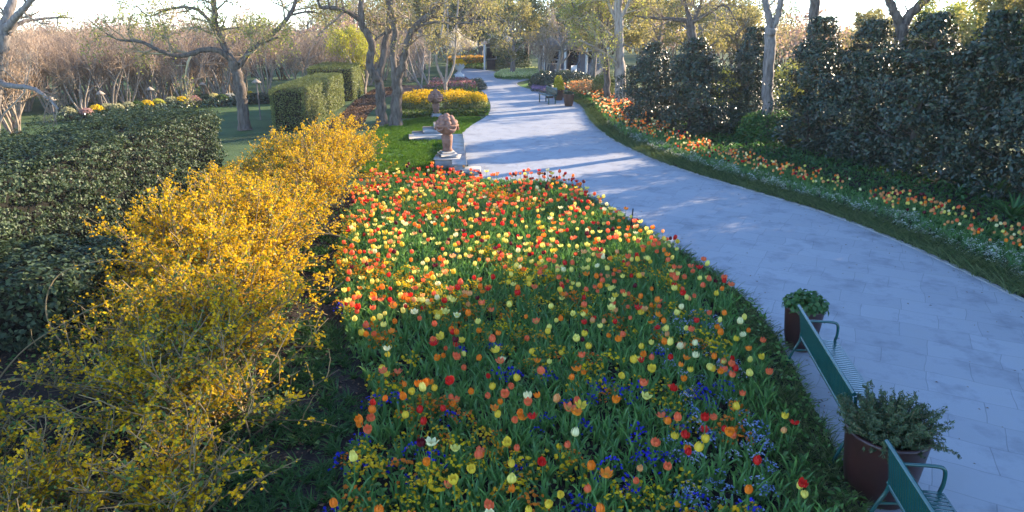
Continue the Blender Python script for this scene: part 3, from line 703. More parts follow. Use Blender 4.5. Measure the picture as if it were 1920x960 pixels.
hedge('holly_shrub', 'dark holly bush bulging from the near left corner below the hedge', (-6.7, 8.3, 0), .1, 1.7, 2.2, 1.0, M['leaf_holly'], 9000, .085, .25)
a, b = P(576, 246), P(642, 203); dv = b - a; ang = math.atan2(dv[1], dv[0]) - pi / 2
hedge('boxwood_hedge', 'clipped boxwood block with a bright sunlit side and dark front', tuple(a + (-.72 * math.cos(ang), -.72 * math.sin(ang), 0)), ang, 1.45, 9.0, 1.72, M['leaf_box'], 42000, .05, .05)
a2 = P(667, 190)
hedge('boxwood_hedge', 'second clipped boxwood block behind, mostly a dark front with a sunlit edge', (a2[0] - 1.3, a2[1], 0), .1, 2.6, 5.5, 1.85, M['leaf_box'], 26000, .06, .05)
hedge('low_hedge', 'low dark clipped hedge at the foot of the pale stemmed trees', tuple(P(470, 196) + (0, 0, 0)), .25, 6.0, 1.0, .5, M['leaf_dark'], 9000, .08, .08)

def mound(mb, cx, cy, rx, ry, h, n, size, C=None, nrm=.8, mi=0, asp=.55, hollow=.55):
    d = unit(n); d[:, 2] = np.abs(d[:, 2]); r = rng.uniform(hollow, 1.05, n) ** .5
    l = 1 + .12 * noise2(d[:, 0] * 3 + cx, d[:, 1] * 3 + d[:, 2] * 2 + cy, 1.5, 4)
    p = d * (r * l)[:, None] * (rx, ry, h) + (cx, cy, 0)
    leaves(mb, p, rng.uniform(.7, 1.3, n) * size, asp, d * nrm, .8, C=C, mi=mi); return p
def shrub(name, label, loc, rx, ry, h, n, size, mat, cat='shrub', stem=True, rz=0, group=None):
    root = thing(name, label, cat, tuple(loc), rz, group); c = MB(); mound(c, 0, 0, rx, ry, h, n, size); c.build('foliage', mat, root)
    t = MB()
    for _ in range(9):
        a = rng.uniform(0, 6.28); tube(t, branch((rng.normal() * .06, rng.normal() * .06, -.03), (math.cos(a) * .8, math.sin(a) * .8, 1), h * .75, 4, .12, 0), np.linspace(.02, .006, 5), 4)
    t.build('stem', M['bark'], root); return root
shrub('boxwood_shrub', 'rounded clipped green shrub with a sunlit top beside the brown trunk', P(1132, 185), .85, .8, 1.5, 7000, .07, M['leaf_box'])
shrub('evergreen_shrub', 'long dark evergreen mound behind the far bench', P(1062, 166), 2.4, 1.1, 1.15, 9000, .09, M['leaf_dark'])
shrub('evergreen_shrub', 'dark evergreen mound at the foot of the small bare tree', P(1020, 163), 1.1, 1.0, 1.05, 5000, .09, M['leaf_dark'])
shrub('yellow_shrub', 'bright yellow flowering shrub showing in the gap between the magnolias', P(1355, 200), .9, .9, 1.9, 6000, .09, lime.c.materials[1])
shrub('evergreen_shrub', 'dark green shrub filling the gap below the yellow shrub', P(1365, 250), 1.5, 1.1, 1.2, 8000, .09, M['leaf_dark'])
shrub('evergreen_shrub', 'low dark green shrub under the grey forked trunk', P(1440, 262), 1.3, 1.0, 1.1, 7000, .09, M['fern'])
shrub('spring_shrub', 'yellow green shrub lit behind the grey forked trunk', at(1478, 200, 34) * (1, 1, 0), 1.4, 1.2, 2.4, 8000, .09, M['leaf_spring'])
shrub('round_shrub', 'small dark rounded shrub at the tip of the pink flower strip', P(897, 168), .55, .55, .75, 2600, .07, M['leaf_dark'])
shrub('round_shrub', 'green rounded tree-like shrub beside the far pavilion', P(962, 134), 1.6, 1.5, 2.6, 6000, .13, M['leaf_pine'])

# ------------------------------------------------------------------ forsythia
YEL = np.array([(.78, .5, .009), (.74, .44, .008), (.82, .56, .014), (.62, .37, .007)])
def forsythia(h, r, stems, nflow, nleaf, side=1.0, gap=-.45, fs=1.0):
    st, bl = MB(), MB(); pts = []
    for s in range(stems):
        a = rng.uniform(0, 6.28); out = rng.uniform(.15, 1.15) * side
        p = np.array([rng.normal() * .22, rng.normal() * .22, -.03]); d = (math.cos(a) * out, math.sin(a) * out, 1.1)
        q = branch(p, d, h * rng.uniform(.85, 1.35), 8, .1, -.02 - .12 * rng.random())
        tube(st, q, np.linspace(.012, .005, 9), 3); pts.append(q[3:])
        for _ in range(5):
            k = rng.integers(2, 8); q2 = branch(q[k], (rng.normal() * .7, rng.normal() * .7, .8), h * rng.uniform(.2, .42), 5, .16, -.05)
            tube(st, q2, np.linspace(.006, .003, 6), 3); pts.append(q2[1:]); pts.append(q2[2:])
    seg = [(a_, b_) for p in pts for a_, b_ in zip(p[:-1], p[1:])]
    A = np.array([a_ for a_, _ in seg]); B = np.array([b_ for _, b_ in seg])
    k = rng.integers(0, len(A), nflow); t = rng.random(nflow)[:, None]
    p = A[k] + (B[k] - A[k]) * t + rng.normal(size=(nflow, 3)) * .022
    keep = (p[:, 2] > h * .12) & (noise2(p[:, 0] * 2, p[:, 1] * 2 + p[:, 2], 2.2, 9) > gap); p = p[keep]
    C = YEL[rng.integers(0, 4, len(p))] * rng.uniform(.75, 1.1, (len(p), 1))
    leaves(bl, p, fs * rng.uniform(.03, .052, len(p)), .7, None, 1, C=C); leaves(bl, p + rng.normal(size=p.shape) * .006 * fs, fs * rng.uniform(.03, .05, len(p)), .7, None, 1, C=C)
    lf = MB(); k = rng.integers(0, len(A), nleaf); p = A[k] + rng.normal(size=(nleaf, 3)) * .05; leaves(lf, p, rng.uniform(.035, .075, nleaf), .45, up=.4)
    return st.mesh('stems', M['forsythia_stem']), bl.mesh('blossom', M['blossom']), lf.mesh('foliage', M['forsythia_leaf'])
fors = [forsythia(1.25, 1, 85, 8200, 1500), forsythia(1.15, 1, 75, 6000, 2200), forsythia(1.05, 1, 80, 4600, 2000, 1.15, -.15, .88), forsythia(.8, 1, 62, 3000, 1000, 1.3, -.05, .95)]
FS = [(-5.0, 20.2, 0, 1.0, 'farthest golden forsythia shrub, at the edge of the lawn'), (-6.2, 19.4, 1, .95, 'golden forsythia shrub in front of the boxwood block'),
      (-5.0, 18.2, 0, 1.05, 'bright golden forsythia shrub bordering the far tulips'), (-6.6, 17.3, 1, .85, 'thin golden forsythia shrub by the far end of the holly hedge'),
      (-4.75, 16.0, 0, 1.0, 'golden forsythia shrub halfway along the far tulips'), (-5.2, 9.5, 1, .85, 'small shaded gold forsythia shrub between the larger ones'), (-4.7, 8.4, 2, .95, 'shaded forsythia shrub with bare arching stems in the middle distance'),
      (-6.1, 15.2, 1, .95, 'brown stemmed forsythia shrub at the middle of the holly hedge'),
      (-4.6, 13.7, 1, 1.0, 'golden forsythia shrub beside the dark soil strip'), (-5.8, 12.9, 0, 1.05, 'sunlit golden forsythia shrub against the holly hedge'),
      (-4.5, 11.7, 0, 1.05, 'densest golden forsythia shrub in the middle of the row'), (-5.5, 10.9, 0, 1.05, 'large golden forsythia shrub with a shaded left flank by the holly'),
      (-4.2, 9.7, 0, 1.05, 'glowing golden forsythia shrub whose sprays lean over the soil strip'),       (-3.75, 8.0, 1, 1.0, 'greenish gold forsythia shrub in the shade beside the soil strip'), (-3.4, 6.5, 2, 1.0, 'green leafed forsythia shrub with sparse yellow bloom in the foreground'),
      (-4.25, 7.0, 2, .95, 'dull forsythia shrub tangled with grey stems in the foreground'), (-3.0, 5.2, 3, .9, 'trailing forsythia shrub at the bottom of the view'),
      (-4.2, 5.2, 3, .85, 'sparse forsythia shrub above bare dark soil in the lower left'), (-5.4, 5.9, 3, .95, 'low yellow forsythia shrub in the lower left corner'),
      (-3.7, 4.25, 3, .75, 'low yellow forsythia shrub cut by the bottom edge of the view')]
for x, y, kd, sc, lab in FS:
    r = thing('forsythia', lab, 'shrub', (x, y, 0), rng.uniform(0, 6.3), 'forsythia row'); r.scale = (sc * 1.12, sc * 1.12, sc * rng.uniform(.92, 1.08))
    for nm, me in zip(('stems', 'blossom', 'foliage'), fors[kd]): put(nm, me, r)
# long wild canes reaching out of the shade at the left
for lab, pts in [('long bare arching cane leaning out of the shade below the holly', [(-5.6, 8.0, 0), (-6.0, 8.2, .6), (-5.95, 8.5, 1.05), (-5.4, 8.7, 1.2), (-4.9, 8.7, 1.15)]),
                 ('second bare cane crossing low in the shade below the holly', [(-6.3, 7.4, 0), (-5.9, 7.6, .45), (-5.3, 7.8, .8), (-4.8, 8.0, 1.0)]),
                 ('thin bare cane bending over the dark soil strip', [(-3.7, 10.4, .6), (-3.3, 10.6, .95), (-2.9, 10.6, .98), (-2.5, 10.6, .85)])]:
    mb = MB(); pts = smooth_line(pts, 6); o_ = pts[0].copy(); o_[2] = 0; tube(mb, pts - o_, np.linspace(.012, .005, len(pts)), 5)
    tag(mb.build('bare_cane', M['forsythia_stem'], None, loc=tuple(o_)), lab, 'cane')

# ------------------------------------------------------------------ tulips
def bloom(h, w, opening, col, base=(.75, .55, .05), tipd=.85):
    V, F, C = [], [], []; T = np.array([0, .14, .4, .72, 1.0]); n = 0
    R = .5 * w * ((1 - opening) * np.array([.16, .8, 1.0, .9, .5]) + opening * np.array([.16, .75, 1.05, 1.3, 1.62]))
    Wd = np.array([.5, .62, .62, .5, .06])
    for p in range(6):
        a0 = p * pi / 3 + rng.uniform(-.08, .08); k = (.9 if p % 2 else 1.04) * rng.uniform(.95, 1.05); zt = rng.uniform(.92, 1.08)
        for ti in range(5):
            for u in (-1, 0, 1):
                a = a0 + u * Wd[ti] * (1 if opening < .5 else .85); r = R[ti] * k * (1 if u == 0 else .97)
                V.append((r * math.cos(a), r * math.sin(a), h * T[ti] * zt * (1 - opening * .2)))
                c = np.array(col) * (1 if u == 0 else .94) * (1 if ti < 4 else tipd)
                f = max(0, 1 - T[ti] * 3.2) * .7; C.append(c * (1 - f) + np.array(base) * f)
        for ti in range(4):
            for u in (0, 1):
                i0 = n + ti * 3 + u; F.append((i0, i0 + 1, i0 + 4, i0 + 3))
        n += 15
    return np.array(V), [np.array(F)], np.array(C)
def blade(L, w, lean, az, curl=.5, z0=0.0, n=5, droop=0):
    """one long folded leaf"""
    t = np.linspace(0, 1, n); x = lean * t ** 1.4 * L + .01; z = z0 + L * (t - curl * .45 * t ** 3) * math.cos(lean * .5) - droop * t ** 3 * L
    wd = w * .5 * np.array([.55, 1, .95, .62, .03]) if n == 5 else w * .5 * np.interp(t, [0, .3, 1], [.7, 1, .05])
    V = np.concatenate([np.c_[x - .012, -wd, z + .2 * wd], np.c_[x, 0 * t, z], np.c_[x - .012, wd, z + .2 * wd]])
    F = [(k, k + 1, k + n + 1, k + n) for k in range(n - 1)] + [(k + n, k + n + 1, k + 2 * n + 1, k + 2 * n) for k in range(n - 1)]
    c, s = math.cos(az), math.sin(az); V = np.c_[V[:, 0] * c - V[:, 1] * s, V[:, 0] * s + V[:, 1] * c, V[:, 2]]
    return V, np.array(F)
COLORS = {'coral': (.9, .17, .06), 'orange': (.93, .24, .015), 'red': (.68, .022, .015), 'pale yellow': (.9, .77, .17), 'yellow': (.86, .6, .05),
          'maroon': (.13, .008, .018), 'cream': (.9, .82, .42), 'peach': (.85, .38, .13)}
CN = list(COLORS)
SHAPES = [('closed', .0, .09, .078), ('half open', .4, .084, .084), ('open', .85, .07, .086)]
BL = {}; 
for cn in CN:
    for sh, op, h_, w_ in SHAPES:
        for v in range(2):
            BL[cn, sh, v] = bloom(h_ * rng.uniform(.95, 1.1), w_ * rng.uniform(.95, 1.1), op + rng.uniform(-.08, .08), COLORS[cn],
                                  base=(.8, .6, .08) if cn not in ('maroon', 'red') else COLORS[cn])
def stem_t(h, bend):
    mb = MB(); t = np.linspace(0, 1, 5); tube(mb, np.c_[bend * t ** 2, 0 * t, h * t - .02 * (1 - t)], np.linspace(.006, .0045, 5), 5); return mb
STEM = [(.44, .03), (.4, -.04), (.47, .015), (.36, .05)]
FOL = []
for v in range(5):
    mb = MB()
    for q in range(rng.integers(3, 5)):
        V, F = blade(rng.uniform(.26, .38), rng.uniform(.028, .044), rng.uniform(.15, .55), q * 1.9 + rng.uniform(-.5, .5), rng.uniform(.2, .7)); mb.add(V, F)
    FOL.append(mb)
# where they grow
cand = scatter_in(bed_poly, 6500)
bl2 = np.vstack([bed_left, bed_far])
dl, dr = dist_to(cand, bl2), dist_to(cand, bed_right)
Yc = cand[:, 1]
dens = np.interp(Yc, [4, 7, 9, 12, 15, 19], [.19, .27, .4, .5, .56, .6])
clump = .65 + .75 * noise2(cand[:, 0], cand[:, 1], 1.9, 21)
margin = np.where(Yc < 12, .42, np.where(Yc < 16, .3, .2))
ok = (dl > .12) & (dr > margin) & (rng.random(len(cand)) < dens * clump) & (Yc > 3.6)
spots = cand[ok]
keep = []                                           # no two stems closer than 9 cm
for p in spots:
    if all((p[0] - q[0]) ** 2 + (p[1] - q[1]) ** 2 > .0085 for q in keep[-400:]): keep.append(p)
spots = np.array(keep); spots = spots[np.argsort(spots[:, 1])]
def pick_col(y, x, rnd):
    if y > 16.6: w = [.33, .17, .2, .09, .02, .1, .04, .05]
    elif y > 13: w = [.3, .14, .14, .22, .03, .05, .05, .07]
    elif y > 10: w = [.25, .16, .1, .26, .08, .03, .06, .06]
    elif y > 7.5: w = [.22, .22, .09, .22, .1, .03, .06, .06]
    else: w = [.27, .27, .13, .08, .17, .01, .03, .04]
    return CN[np.searchsorted(np.cumsum(w) / sum(w), rnd)]
d_cam = np.hypot(spots[:, 0], spots[:, 1])
def in_view(p, z=.4):
    v = np.array([p[0], p[1], z - CAM_H]); zc = v[1] * math.cos(PITCH) - v[2] * math.sin(PITCH); yc = v[1] * math.sin(PITCH) + v[2] * math.cos(PITCH)
    return 0 < 960 + FPX * v[0] / zc < 1920 and 0 < 480 - FPX * yc / zc < 965
vis = np.array([in_view(p) for p in spots])
order = np.argsort(np.where(vis, d_cam, 1e3)); near = set(order[:300].tolist())
stuffT, stuffG = MB(), MB()
stem_me = [stem_t(*s).mesh('stem', M['tulip_green']) for s in STEM]; fol_me = [f.mesh('foliage', M['tulip_green']) for f in FOL]
bloom_me = {k: MB().add(v[0], v[1][0], v[2]).mesh('bloom', M['petal']) for k, v in BL.items()}
ys = spots[sorted(near)][:, 1]; cut = np.quantile(ys, [.2, .4, .6, .8])
rows = ['in the front rows', 'a few rows back', 'in the middle rows', 'toward the middle of the bed', 'behind the middle rows']
rest = {}
for idx, p in enumerate(spots):
    cn = pick_col(p[1], p[0], rng.random()); sh = SHAPES[rng.choice(3, p=[.5, .3, .2])][0]; v = int(rng.integers(0, 2)); si = int(rng.integers(0, 4))
    rz = rng.uniform(0, 6.3); sc = rng.uniform(.82, 1.2) * np.interp(p[1], [6, 14], [.9, .85])
    if idx in near:
        zone = rows[int(np.searchsorted(cut, p[1]))]; xx = p[0] - np.interp(p[1], [5, 19], [.5, -.8])
        sd = 'left side' if xx < -.9 else ('right side' if xx > .9 else 'centre')
        r = thing('tulip', '%s %s tulip %s, %s of the bed' % (sh, cn, zone, sd), 'tulip', (p[0], p[1], .01), rz, 'tulips in the flower bed'); r.scale = (sc, sc, sc); r.rotation_euler = (rng.normal() * .09, rng.normal() * .09, rz)
        put('stem', stem_me[si], r)
        b = put('bloom', bloom_me[cn, sh, v], r, (STEM[si][1], 0, STEM[si][0] - .004)); b.rotation_euler = (rng.normal() * .14, rng.normal() * .14 + STEM[si][1] * 3, rng.uniform(0, 1))
        put('foliage', fol_me[int(rng.integers(0, 5))], r)
    else: rest.setdefault((cn, sh, v, si), []).append((p[0], p[1], rz, sc))
def plant_rest(rest, zb=.01, green=True):
    for (cn, sh, v, si), L in rest.items():
        L = np.array(L); off = np.array([STEM[si][1], 0, STEM[si][0] - .004]); T = BL[cn, sh, v]
        loc = np.c_[L[:, :2], np.full(len(L), zb)]
        tl = rng.normal(size=(len(L), 2)) * .09; tile(stuffT, (T[0] + off, T[1], T[2]), loc, L[:, 2], L[:, 3], mi=0, tilt=tl)
        s = stem_t(*STEM[si]).data(); tile(stuffT, (s[0], [np.concatenate(s[1])], s[2]), loc, L[:, 2], L[:, 3], mi=1, tilt=tl)
        f = FOL[rng.integers(0, 5)].data(); tile(stuffT, (f[0], [np.concatenate(f[1])], f[2]), loc, L[:, 2], L[:, 3], mi=1)
plant_rest(rest)

# tulips and pale flowers of the border across the path, following its right edge
prn = pr[(pr[:, 1] > 5) & (pr[:, 1] < 46) & (pr[:, 0] > 1.8)]
def border(n, d0, d1, y0, y1):
    """points between two distances outside the path's right edge"""
    lo, hi = prn.min(0) - 4, prn.max(0) + 5; q = rng.uniform(lo, hi, (n * 30, 2)); q = q[~inside(q, path_poly)]
    d = dist_to(q, prn); k = (d > d0) & (d < d1) & (q[:, 1] > y0) & (q[:, 1] < y1)
    # only the outer side
    ix = np.interp(q[:, 1], prn[::-1][:, 1] if prn[0, 1] > prn[-1, 1] else prn[:, 1], prn[::-1][:, 0] if prn[0, 1] > prn[-1, 1] else prn[:, 0])
    k &= q[:, 0] > ix
    return q[k][:n]
q = border(820, 1.05, 2.3, 9, 27); q = q[noise2(q[:, 0], q[:, 1], 1.0, 31) > -.3]
rest2 = {}
for p in q: rest2.setdefault((['peach', 'coral', 'orange', 'pale yellow', 'cream', 'red', 'maroon'][rng.choice(7, p=[.34, .1, .12, .16, .14, .06, .08])], 'closed', int(rng.integers(0, 2)), int(rng.integers(0, 4))), []).append((p[0], p[1], rng.uniform(0, 6), rng.uniform(.65, .9)))
q = border(520, .55, 2.3, 26, 45)
for p in q: rest2.setdefault((['peach', 'coral', 'orange', 'cream', 'maroon'][rng.choice(5, p=[.42, .1, .18, .2, .1])], 'half open', int(rng.integers(0, 2)), int(rng.integers(0, 4))), []).append((p[0], p[1], rng.uniform(0, 6), rng.uniform(.85, 1.15)))
plant_rest(rest2, .02)
tag(stuffT.build('tulips', [M['petal'], M['tulip_green']]), 'mass of smaller red, coral and yellow tulips filling the back of the bed and the far border', 'tulips', kind='stuff')

# leaf blades of bulbs between the tulips
def tuft(nb, L, w, lean, seed_n=5):
    mb = MB()
    for q in range(nb):
        V, F = blade(L * rng.uniform(.7, 1.2), w, rng.uniform(*lean), rng.uniform(0, 6.28), rng.uniform(.2, .8), n=seed_n)
        V[:, :2] += rng.normal(size=2) * .02; mb.add(V, F)
    d = mb.data(); return d[0], [np.concatenate(d[1])], d[2]
fol = MB(); c_ = scatter_in(bed_poly, 6200); dr = dist_to(c_, bed_right); c_ = c_[(dist_to(c_, bl2) > .1) & (dr > .35) & (c_[:, 1] > 3.3)]
for q in range(4):
    s_ = c_[q::4]; tile(fol, tuft(5, .3, .024, (.05, .45)), np.c_[s_, np.full(len(s_), .005)], rng.uniform(0, 6, len(s_)), rng.uniform(.65, 1.15, len(s_)))
tag(fol.build('bulb_leaves', M['tulip_green']), 'blue green leaf blades filling the bed between the flowers', 'foliage', kind='stuff')
low = MB(); c_ = scatter_in(bed_poly, 30000); c_ = c_[(c_[:, 1] > 3.2) & (dist_to(c_, bl2) > .06)]
leaves(low, np.c_[c_, rng.uniform(.02, .16, len(c_))], rng.uniform(.05, .1, len(c_)), .5, (0, 0, .8), .8)
tag(low.build('ground_cover_leaves', M['bed_green']), 'low leafy ground cover under the flowers', 'foliage', kind='stuff')

s_ = border(1600, .9, 2.4, 9, 28); fb_ = MB()
for q in range(2): u = s_[q::2]; tile(fb_, tuft(5, .26, .03, (.1, .7)), np.c_[u, np.full(len(u), .01)], rng.uniform(0, 6, len(u)), rng.uniform(.7, 1.1, len(u)))
tag(fb_.build('border_leaves', M['tulip_green']), 'blue green leaf blades among the tulips of the far border', 'foliage', kind='stuff')
# pansies and wallflowers between them
def pansy(nf, rad, h):
    mb = MB(); a = rng.uniform(0, 6.28, nf); r = rad * np.sqrt(rng.random(nf)); p = np.c_[r * np.cos(a), r * np.sin(a), h * (1 - .5 * (r / rad) ** 2) * rng.uniform(.75, 1.1, nf)]
    for _ in range(2): leaves(mb, p + rng.normal(size=p.shape) * .004, rng.uniform(.026, .044, nf), .85, (0, -.35, .7), .55, C=np.ones((nf, 3)) * rng.uniform(.7, 1.1, (nf, 1)))
    d = mb.data(); return d[0], [np.concatenate(d[1])], d[2]
PAN = [pansy(16, .13, .2), pansy(22, .16, .25), pansy(12, .1, .17)]
def pansies(name, label, pts, cols, z=.06, sc=(.85, 1.3), var=.0):
    mb = MB()
    for q in range(3):
        s_ = pts[q::3]; c = np.array(cols)[rng.integers(0, len(cols), len(s_))]
        tile(mb, PAN[q], np.c_[s_, np.full(len(s_), z)], rng.uniform(0, 6, len(s_)), rng.uniform(*sc, len(s_)), C=c)
    return tag(mb.build(name, M['blossom']), label, 'flowers', kind='stuff')
c_ = scatter_in(bed_poly, 1500); dl = dist_to(c_, bl2); dr = dist_to(c_, bed_right)
nz = noise2(c_[:, 0], c_[:, 1], 1.3, 41) + np.interp(c_[:, 1], [4, 8, 12, 19], [.3, .1, -.12, -.45]) + np.where(dl < .4, .3, 0)
k = (nz > .08) & (dr > .9) & (dl > .08) & (c_[:, 1] > 3.3); s_ = c_[k]; h_ = rng.random(len(s_))
pansies('wallflowers', 'orange and gold wallflowers and pansies between the tulips', s_[h_ < .42], [(.78, .34, .01), (.72, .2, .012), (.8, .46, .01)])
pansies('yellow_pansies', 'small yellow pansies between the tulips', s_[h_ >= .5], [(.8, .55, .01), (.75, .48, .01)])
c_ = scatter_in(bed_poly, 700); dl = dist_to(c_, bl2); k = (noise2(c_[:, 0], c_[:, 1], 1.7, 47) + np.interp(c_[:, 1], [4, 7, 10], [.35, .05, -.5]) + np.where((dl < .35) & (c_[:, 1] < 10), .35, 0) > .12) & (dl > .05) & (dist_to(c_, bed_right) > 1.0) & (c_[:, 1] > 3.3)
pansies('blue_pansies', 'deep blue pansies low in the near part of the bed', c_[k], [(.03, .03, .5), (.05, .04, .6), (.02, .025, .35)], .06, (.7, 1.05))
c_ = scatter_in(bed_poly, 2600); dr = dist_to(c_, bed_right); k = (dr > .75) & (dr < 1.75) & (c_[:, 1] < 9.4) & (c_[:, 1] > 3.3) & (rng.random(len(c_)) < .75)
pansies('forget_me_nots', 'pale blue forget-me-nots along the bed edge behind the bench', c_[k], [(.3, .38, .62), (.4, .45, .62), (.22, .3, .5), (.5, .5, .6)], .12, (.4, .75))
# mondo grass edgings
mg = MB(); T = [tuft(9, .26, .009, (.3, 1.3), 4) for _ in range(3)]
c_ = scatter_in(bed_poly, 9000); dr = dist_to(c_, bed_right); k = (dr > .03) & (dr < np.where(c_[:, 1] < 9, .7, .3)) & (c_[:, 1] > 3.2); s1 = c_[k][:1500]
s2 = border(3000, .04, .55, 8, 45)
for pts, sc in ((s1, .72), (s2, .95)):
    for q in range(3): s_ = pts[q::3]; tile(mg, T[q], np.c_[s_, np.full(len(s_), .0)], rng.uniform(0, 6, len(s_)), rng.uniform(.8, 1.3, len(s_)) * sc)
tag(mg.build('border_grass', M['mondo']), 'tufted dark border grass along both edges of the path', 'grass', kind='stuff')
bp = MB(); s_ = border(4200, .5, 1.35, 8, 30)
leaves(bp, np.c_[s_, rng.uniform(.03, .14, len(s_))], rng.uniform(.05, .1, len(s_)), .5, (0, 0, .8), .8)
pb = border(16000, 1.3, 6.5, 8, 32); leaves(bp, np.c_[pb, rng.uniform(.02, .2, len(pb))], rng.uniform(.08, .2, len(pb)), .35, (0, 0, .5), .9, up=.6)
tag(bp.build('shade_ground_cover', M['fern']), 'ferny green ground cover below the magnolia screen', 'foliage', kind='stuff')
s_ = border(1700, .48, 1.4, 8, 30)
pansies('white_violas', 'pale cream and white violas edging the right border', s_[rng.random(len(s_)) < .85], [(.7, .72, .62), (.62, .66, .5), (.75, .74, .55), (.12, .2, .1), (.2, .28, .14)], .06, (.35, .9))
s_ = border(60, .55, 1.3, 9, 13); pansies('yellow_violas', 'yellow violas among the white ones near the right edge', s_, [(.8, .6, .02)], .0, (.5, .8))
polygon_sheet('border_soil', np.vstack([offset(prn, -.08), offset(prn, -7.0)[::-1]]), .0045, M['soil'])
# fern-like clumps
for px, py, lab in [(1862, 372, 'bright green fern clump below the magnolias near the right edge'), (1800, 352, 'green fern clump below the slim magnolia'), (1895, 412, 'yellow green fern clump right beside the far right tulips')]:
    T_ = tuft(34, .7, .06, (.4, 1.5)); r = MB(); r.add(T_[0], T_[1][0]); p = P(px, py); tag(r.build('fern', M['fern'], None, loc=tuple(p)), lab, 'fern')

# turf blades, litter, trailing green between shrubs and bed
tf = MB(); T = [tuft(7, .1, .006, (.2, 1.0), 3) for _ in range(3)]
c_ = scatter_in(lawn_poly, 7000); cl = np.c_[rng.uniform(-9, -3, 1200), rng.uniform(19, 27, 1200)]
for q in range(3): s_ = c_[q::3]; tile(tf, T[q], np.c_[s_, np.full(len(s_), .005)], rng.uniform(0, 6, len(s_)), rng.uniform(.6, 1.2, len(s_)))
tag(tf.build('turf', M['turf']), 'mown green turf on the small lawn by the steps', 'grass', kind='stuff')
strip = np.vstack([bed_left, offset(bed_left, 1.5)[::-1]])
lt = MB(); c_ = scatter_in(np.vstack([bed_left, offset(bed_left, 4.5)[::-1]]), 9000); leaves(lt, np.c_[c_, rng.uniform(.006, .03, len(c_))], rng.uniform(.02, .07, len(c_)), .5, (0, 0, 1.2), .5)
mul = PP([(560, 262), (640, 215), (665, 190), (700, 168), (760, 160), (725, 182), (690, 215), (680, 240), (640, 262)])
c_ = scatter_in(mul, 7000); leaves(lt, np.c_[c_, rng.uniform(.006, .05, len(c_))], rng.uniform(.06, .13, len(c_)), .6, (0, 0, 1), .7)
tag(lt.build('leaf_litter', M['litter']), 'dry brown fallen leaves on the soil', 'leaf litter', kind='stuff')
cr = MB(); c_ = scatter_in(strip, 2600); k = noise2(c_[:, 0], c_[:, 1], 1.5, 52) > .1 - .2 * (c_[:, 1] < 9); s_ = c_[k]; T = [tuft(7, .17, .02, (.4, 1.4), 4) for _ in range(3)]
for q in range(3): u = s_[q::3]; tile(cr, T[q], np.c_[u, np.full(len(u), .0)], rng.uniform(0, 6, len(u)), rng.uniform(.5, 1.1, len(u)))
c_ = scatter_in(np.vstack([bed_left, offset(bed_left, 5)[::-1]]), 9000); c_ = c_[noise2(c_[:, 0], c_[:, 1], 1.2, 58) > .05]; leaves(cr, np.c_[c_, rng.uniform(.02, .12, len(c_))], rng.uniform(.04, .09, len(c_)), .5, (0, 0, .7), .8)
tag(cr.build('creeping_plants', M['fern']), 'green creeping plants on the soil under the forsythia', 'foliage', kind='stuff')

c_ = scatter_in(path_poly[(path_poly[:, 1] < 40)], 5000); d_ = np.minimum(dist_to(c_, pl), dist_to(c_, pr)); c_ = c_[(rng.random(len(c_)) < np.exp(-d_ / .35)) | (rng.random(len(c_)) < .06)]
db = MB(); leaves(db, np.c_[c_, np.full(len(c_), .02)], rng.uniform(.02, .05, len(c_)), .5, (0, 0, 2.5), .5); tag(db.build('fallen_leaves', M['litter']), 'small dry leaves and petals scattered on the path edges', 'leaf litter', kind='stuff')

# ------------------------------------------------------------------ benches
def bench(label, loc, rz, L=2.1):
    r = thing('bench', label, 'bench', loc, rz, 'green slatted benches')
    # local: y along the bench from 0 (far end) to -L, x towards the path
    s = MB(); n = int(L / .052)
    for k in range(n):
        y = -.05 - (L - .1) * (k + .5) / n; pr_ = [(.06, .435), (.2, .425), (.36, .43), (.47, .425), (.5, .39)]
        for (x0, z0), (x1, z1) in zip(pr_[:-1], pr_[1:]):
            s.add([(x0, y - .018, z0), (x0, y + .018, z0), (x1, y + .018, z1), (x1, y - .018, z1), (x0, y - .018, z0 - .006), (x0, y + .018, z0 - .006), (x1, y + .018, z1 - .006), (x1, y - .018, z1 - .006)],
                  [(0, 3, 2, 1), (4, 5, 6, 7), (0, 4, 7, 3), (1, 2, 6, 5)])
    for x, z in ((.06, .425), (.28, .415), (.5, .385)): tube(s, [(x, -.03, z), (x, -L / 2, z), (x, -L + .03, z)], .014, 8, cap=True)
    s.build('seat', M['teal'], r, smooth=False)
    b = MB()
    for k in range(n):
        y = -.05 - (L - .1) * (k + .5) / n
        box(b, -.006, .0, y - .019, y + .019, 0, .37, .002, M=lambda V: np.c_[V[:, 0] + .05 - V[:, 2] * .17, V[:, 1], V[:, 2] + .46])
    tube(b, [(-.014, -.01, .845), (-.014, -L / 2, .845), (-.014, -L + .01, .845)], .021, 10, cap=True)
    tube(b, [(.05, -.03, .455), (.05, -L / 2, .455), (.05, -L + .03, .455)], .014, 8, cap=True)
    b.build('backrest', M['teal'], r, smooth=False)
    for y in (-.06, -L + .06):
        a = MB(); tube(a, smooth_line([(.015, y, .665), (.2, y, .672), (.38, y, .672), (.445, y, .655), (.468, y, .6), (.47, y, .5), (.455, y, .42)], 4), .017, 8, cap=True); a.build('armrest', M['teal'], r)
        for pts in ([(.02, y, .8), (.05, y, .45), (-.02, y, .25), (-.1, y, .0)], [(.455, y, .42), (.44, y, .25), (.46, y, .0)]):
            l = MB(); tube(l, smooth_line(pts, 4), .017, 8, cap=True); lo = pts[-1]; tube(l, [(lo[0], y, .0), (lo[0], y, .012)], .032, 10, cap=True); l.build('leg', M['teal'], r)
        f = MB(); tube(f, [(-.015, y, .26), (.2, y, .28), (.44, y, .27)], .012, 6); f.build('stretcher', M['teal'], r)
    return r
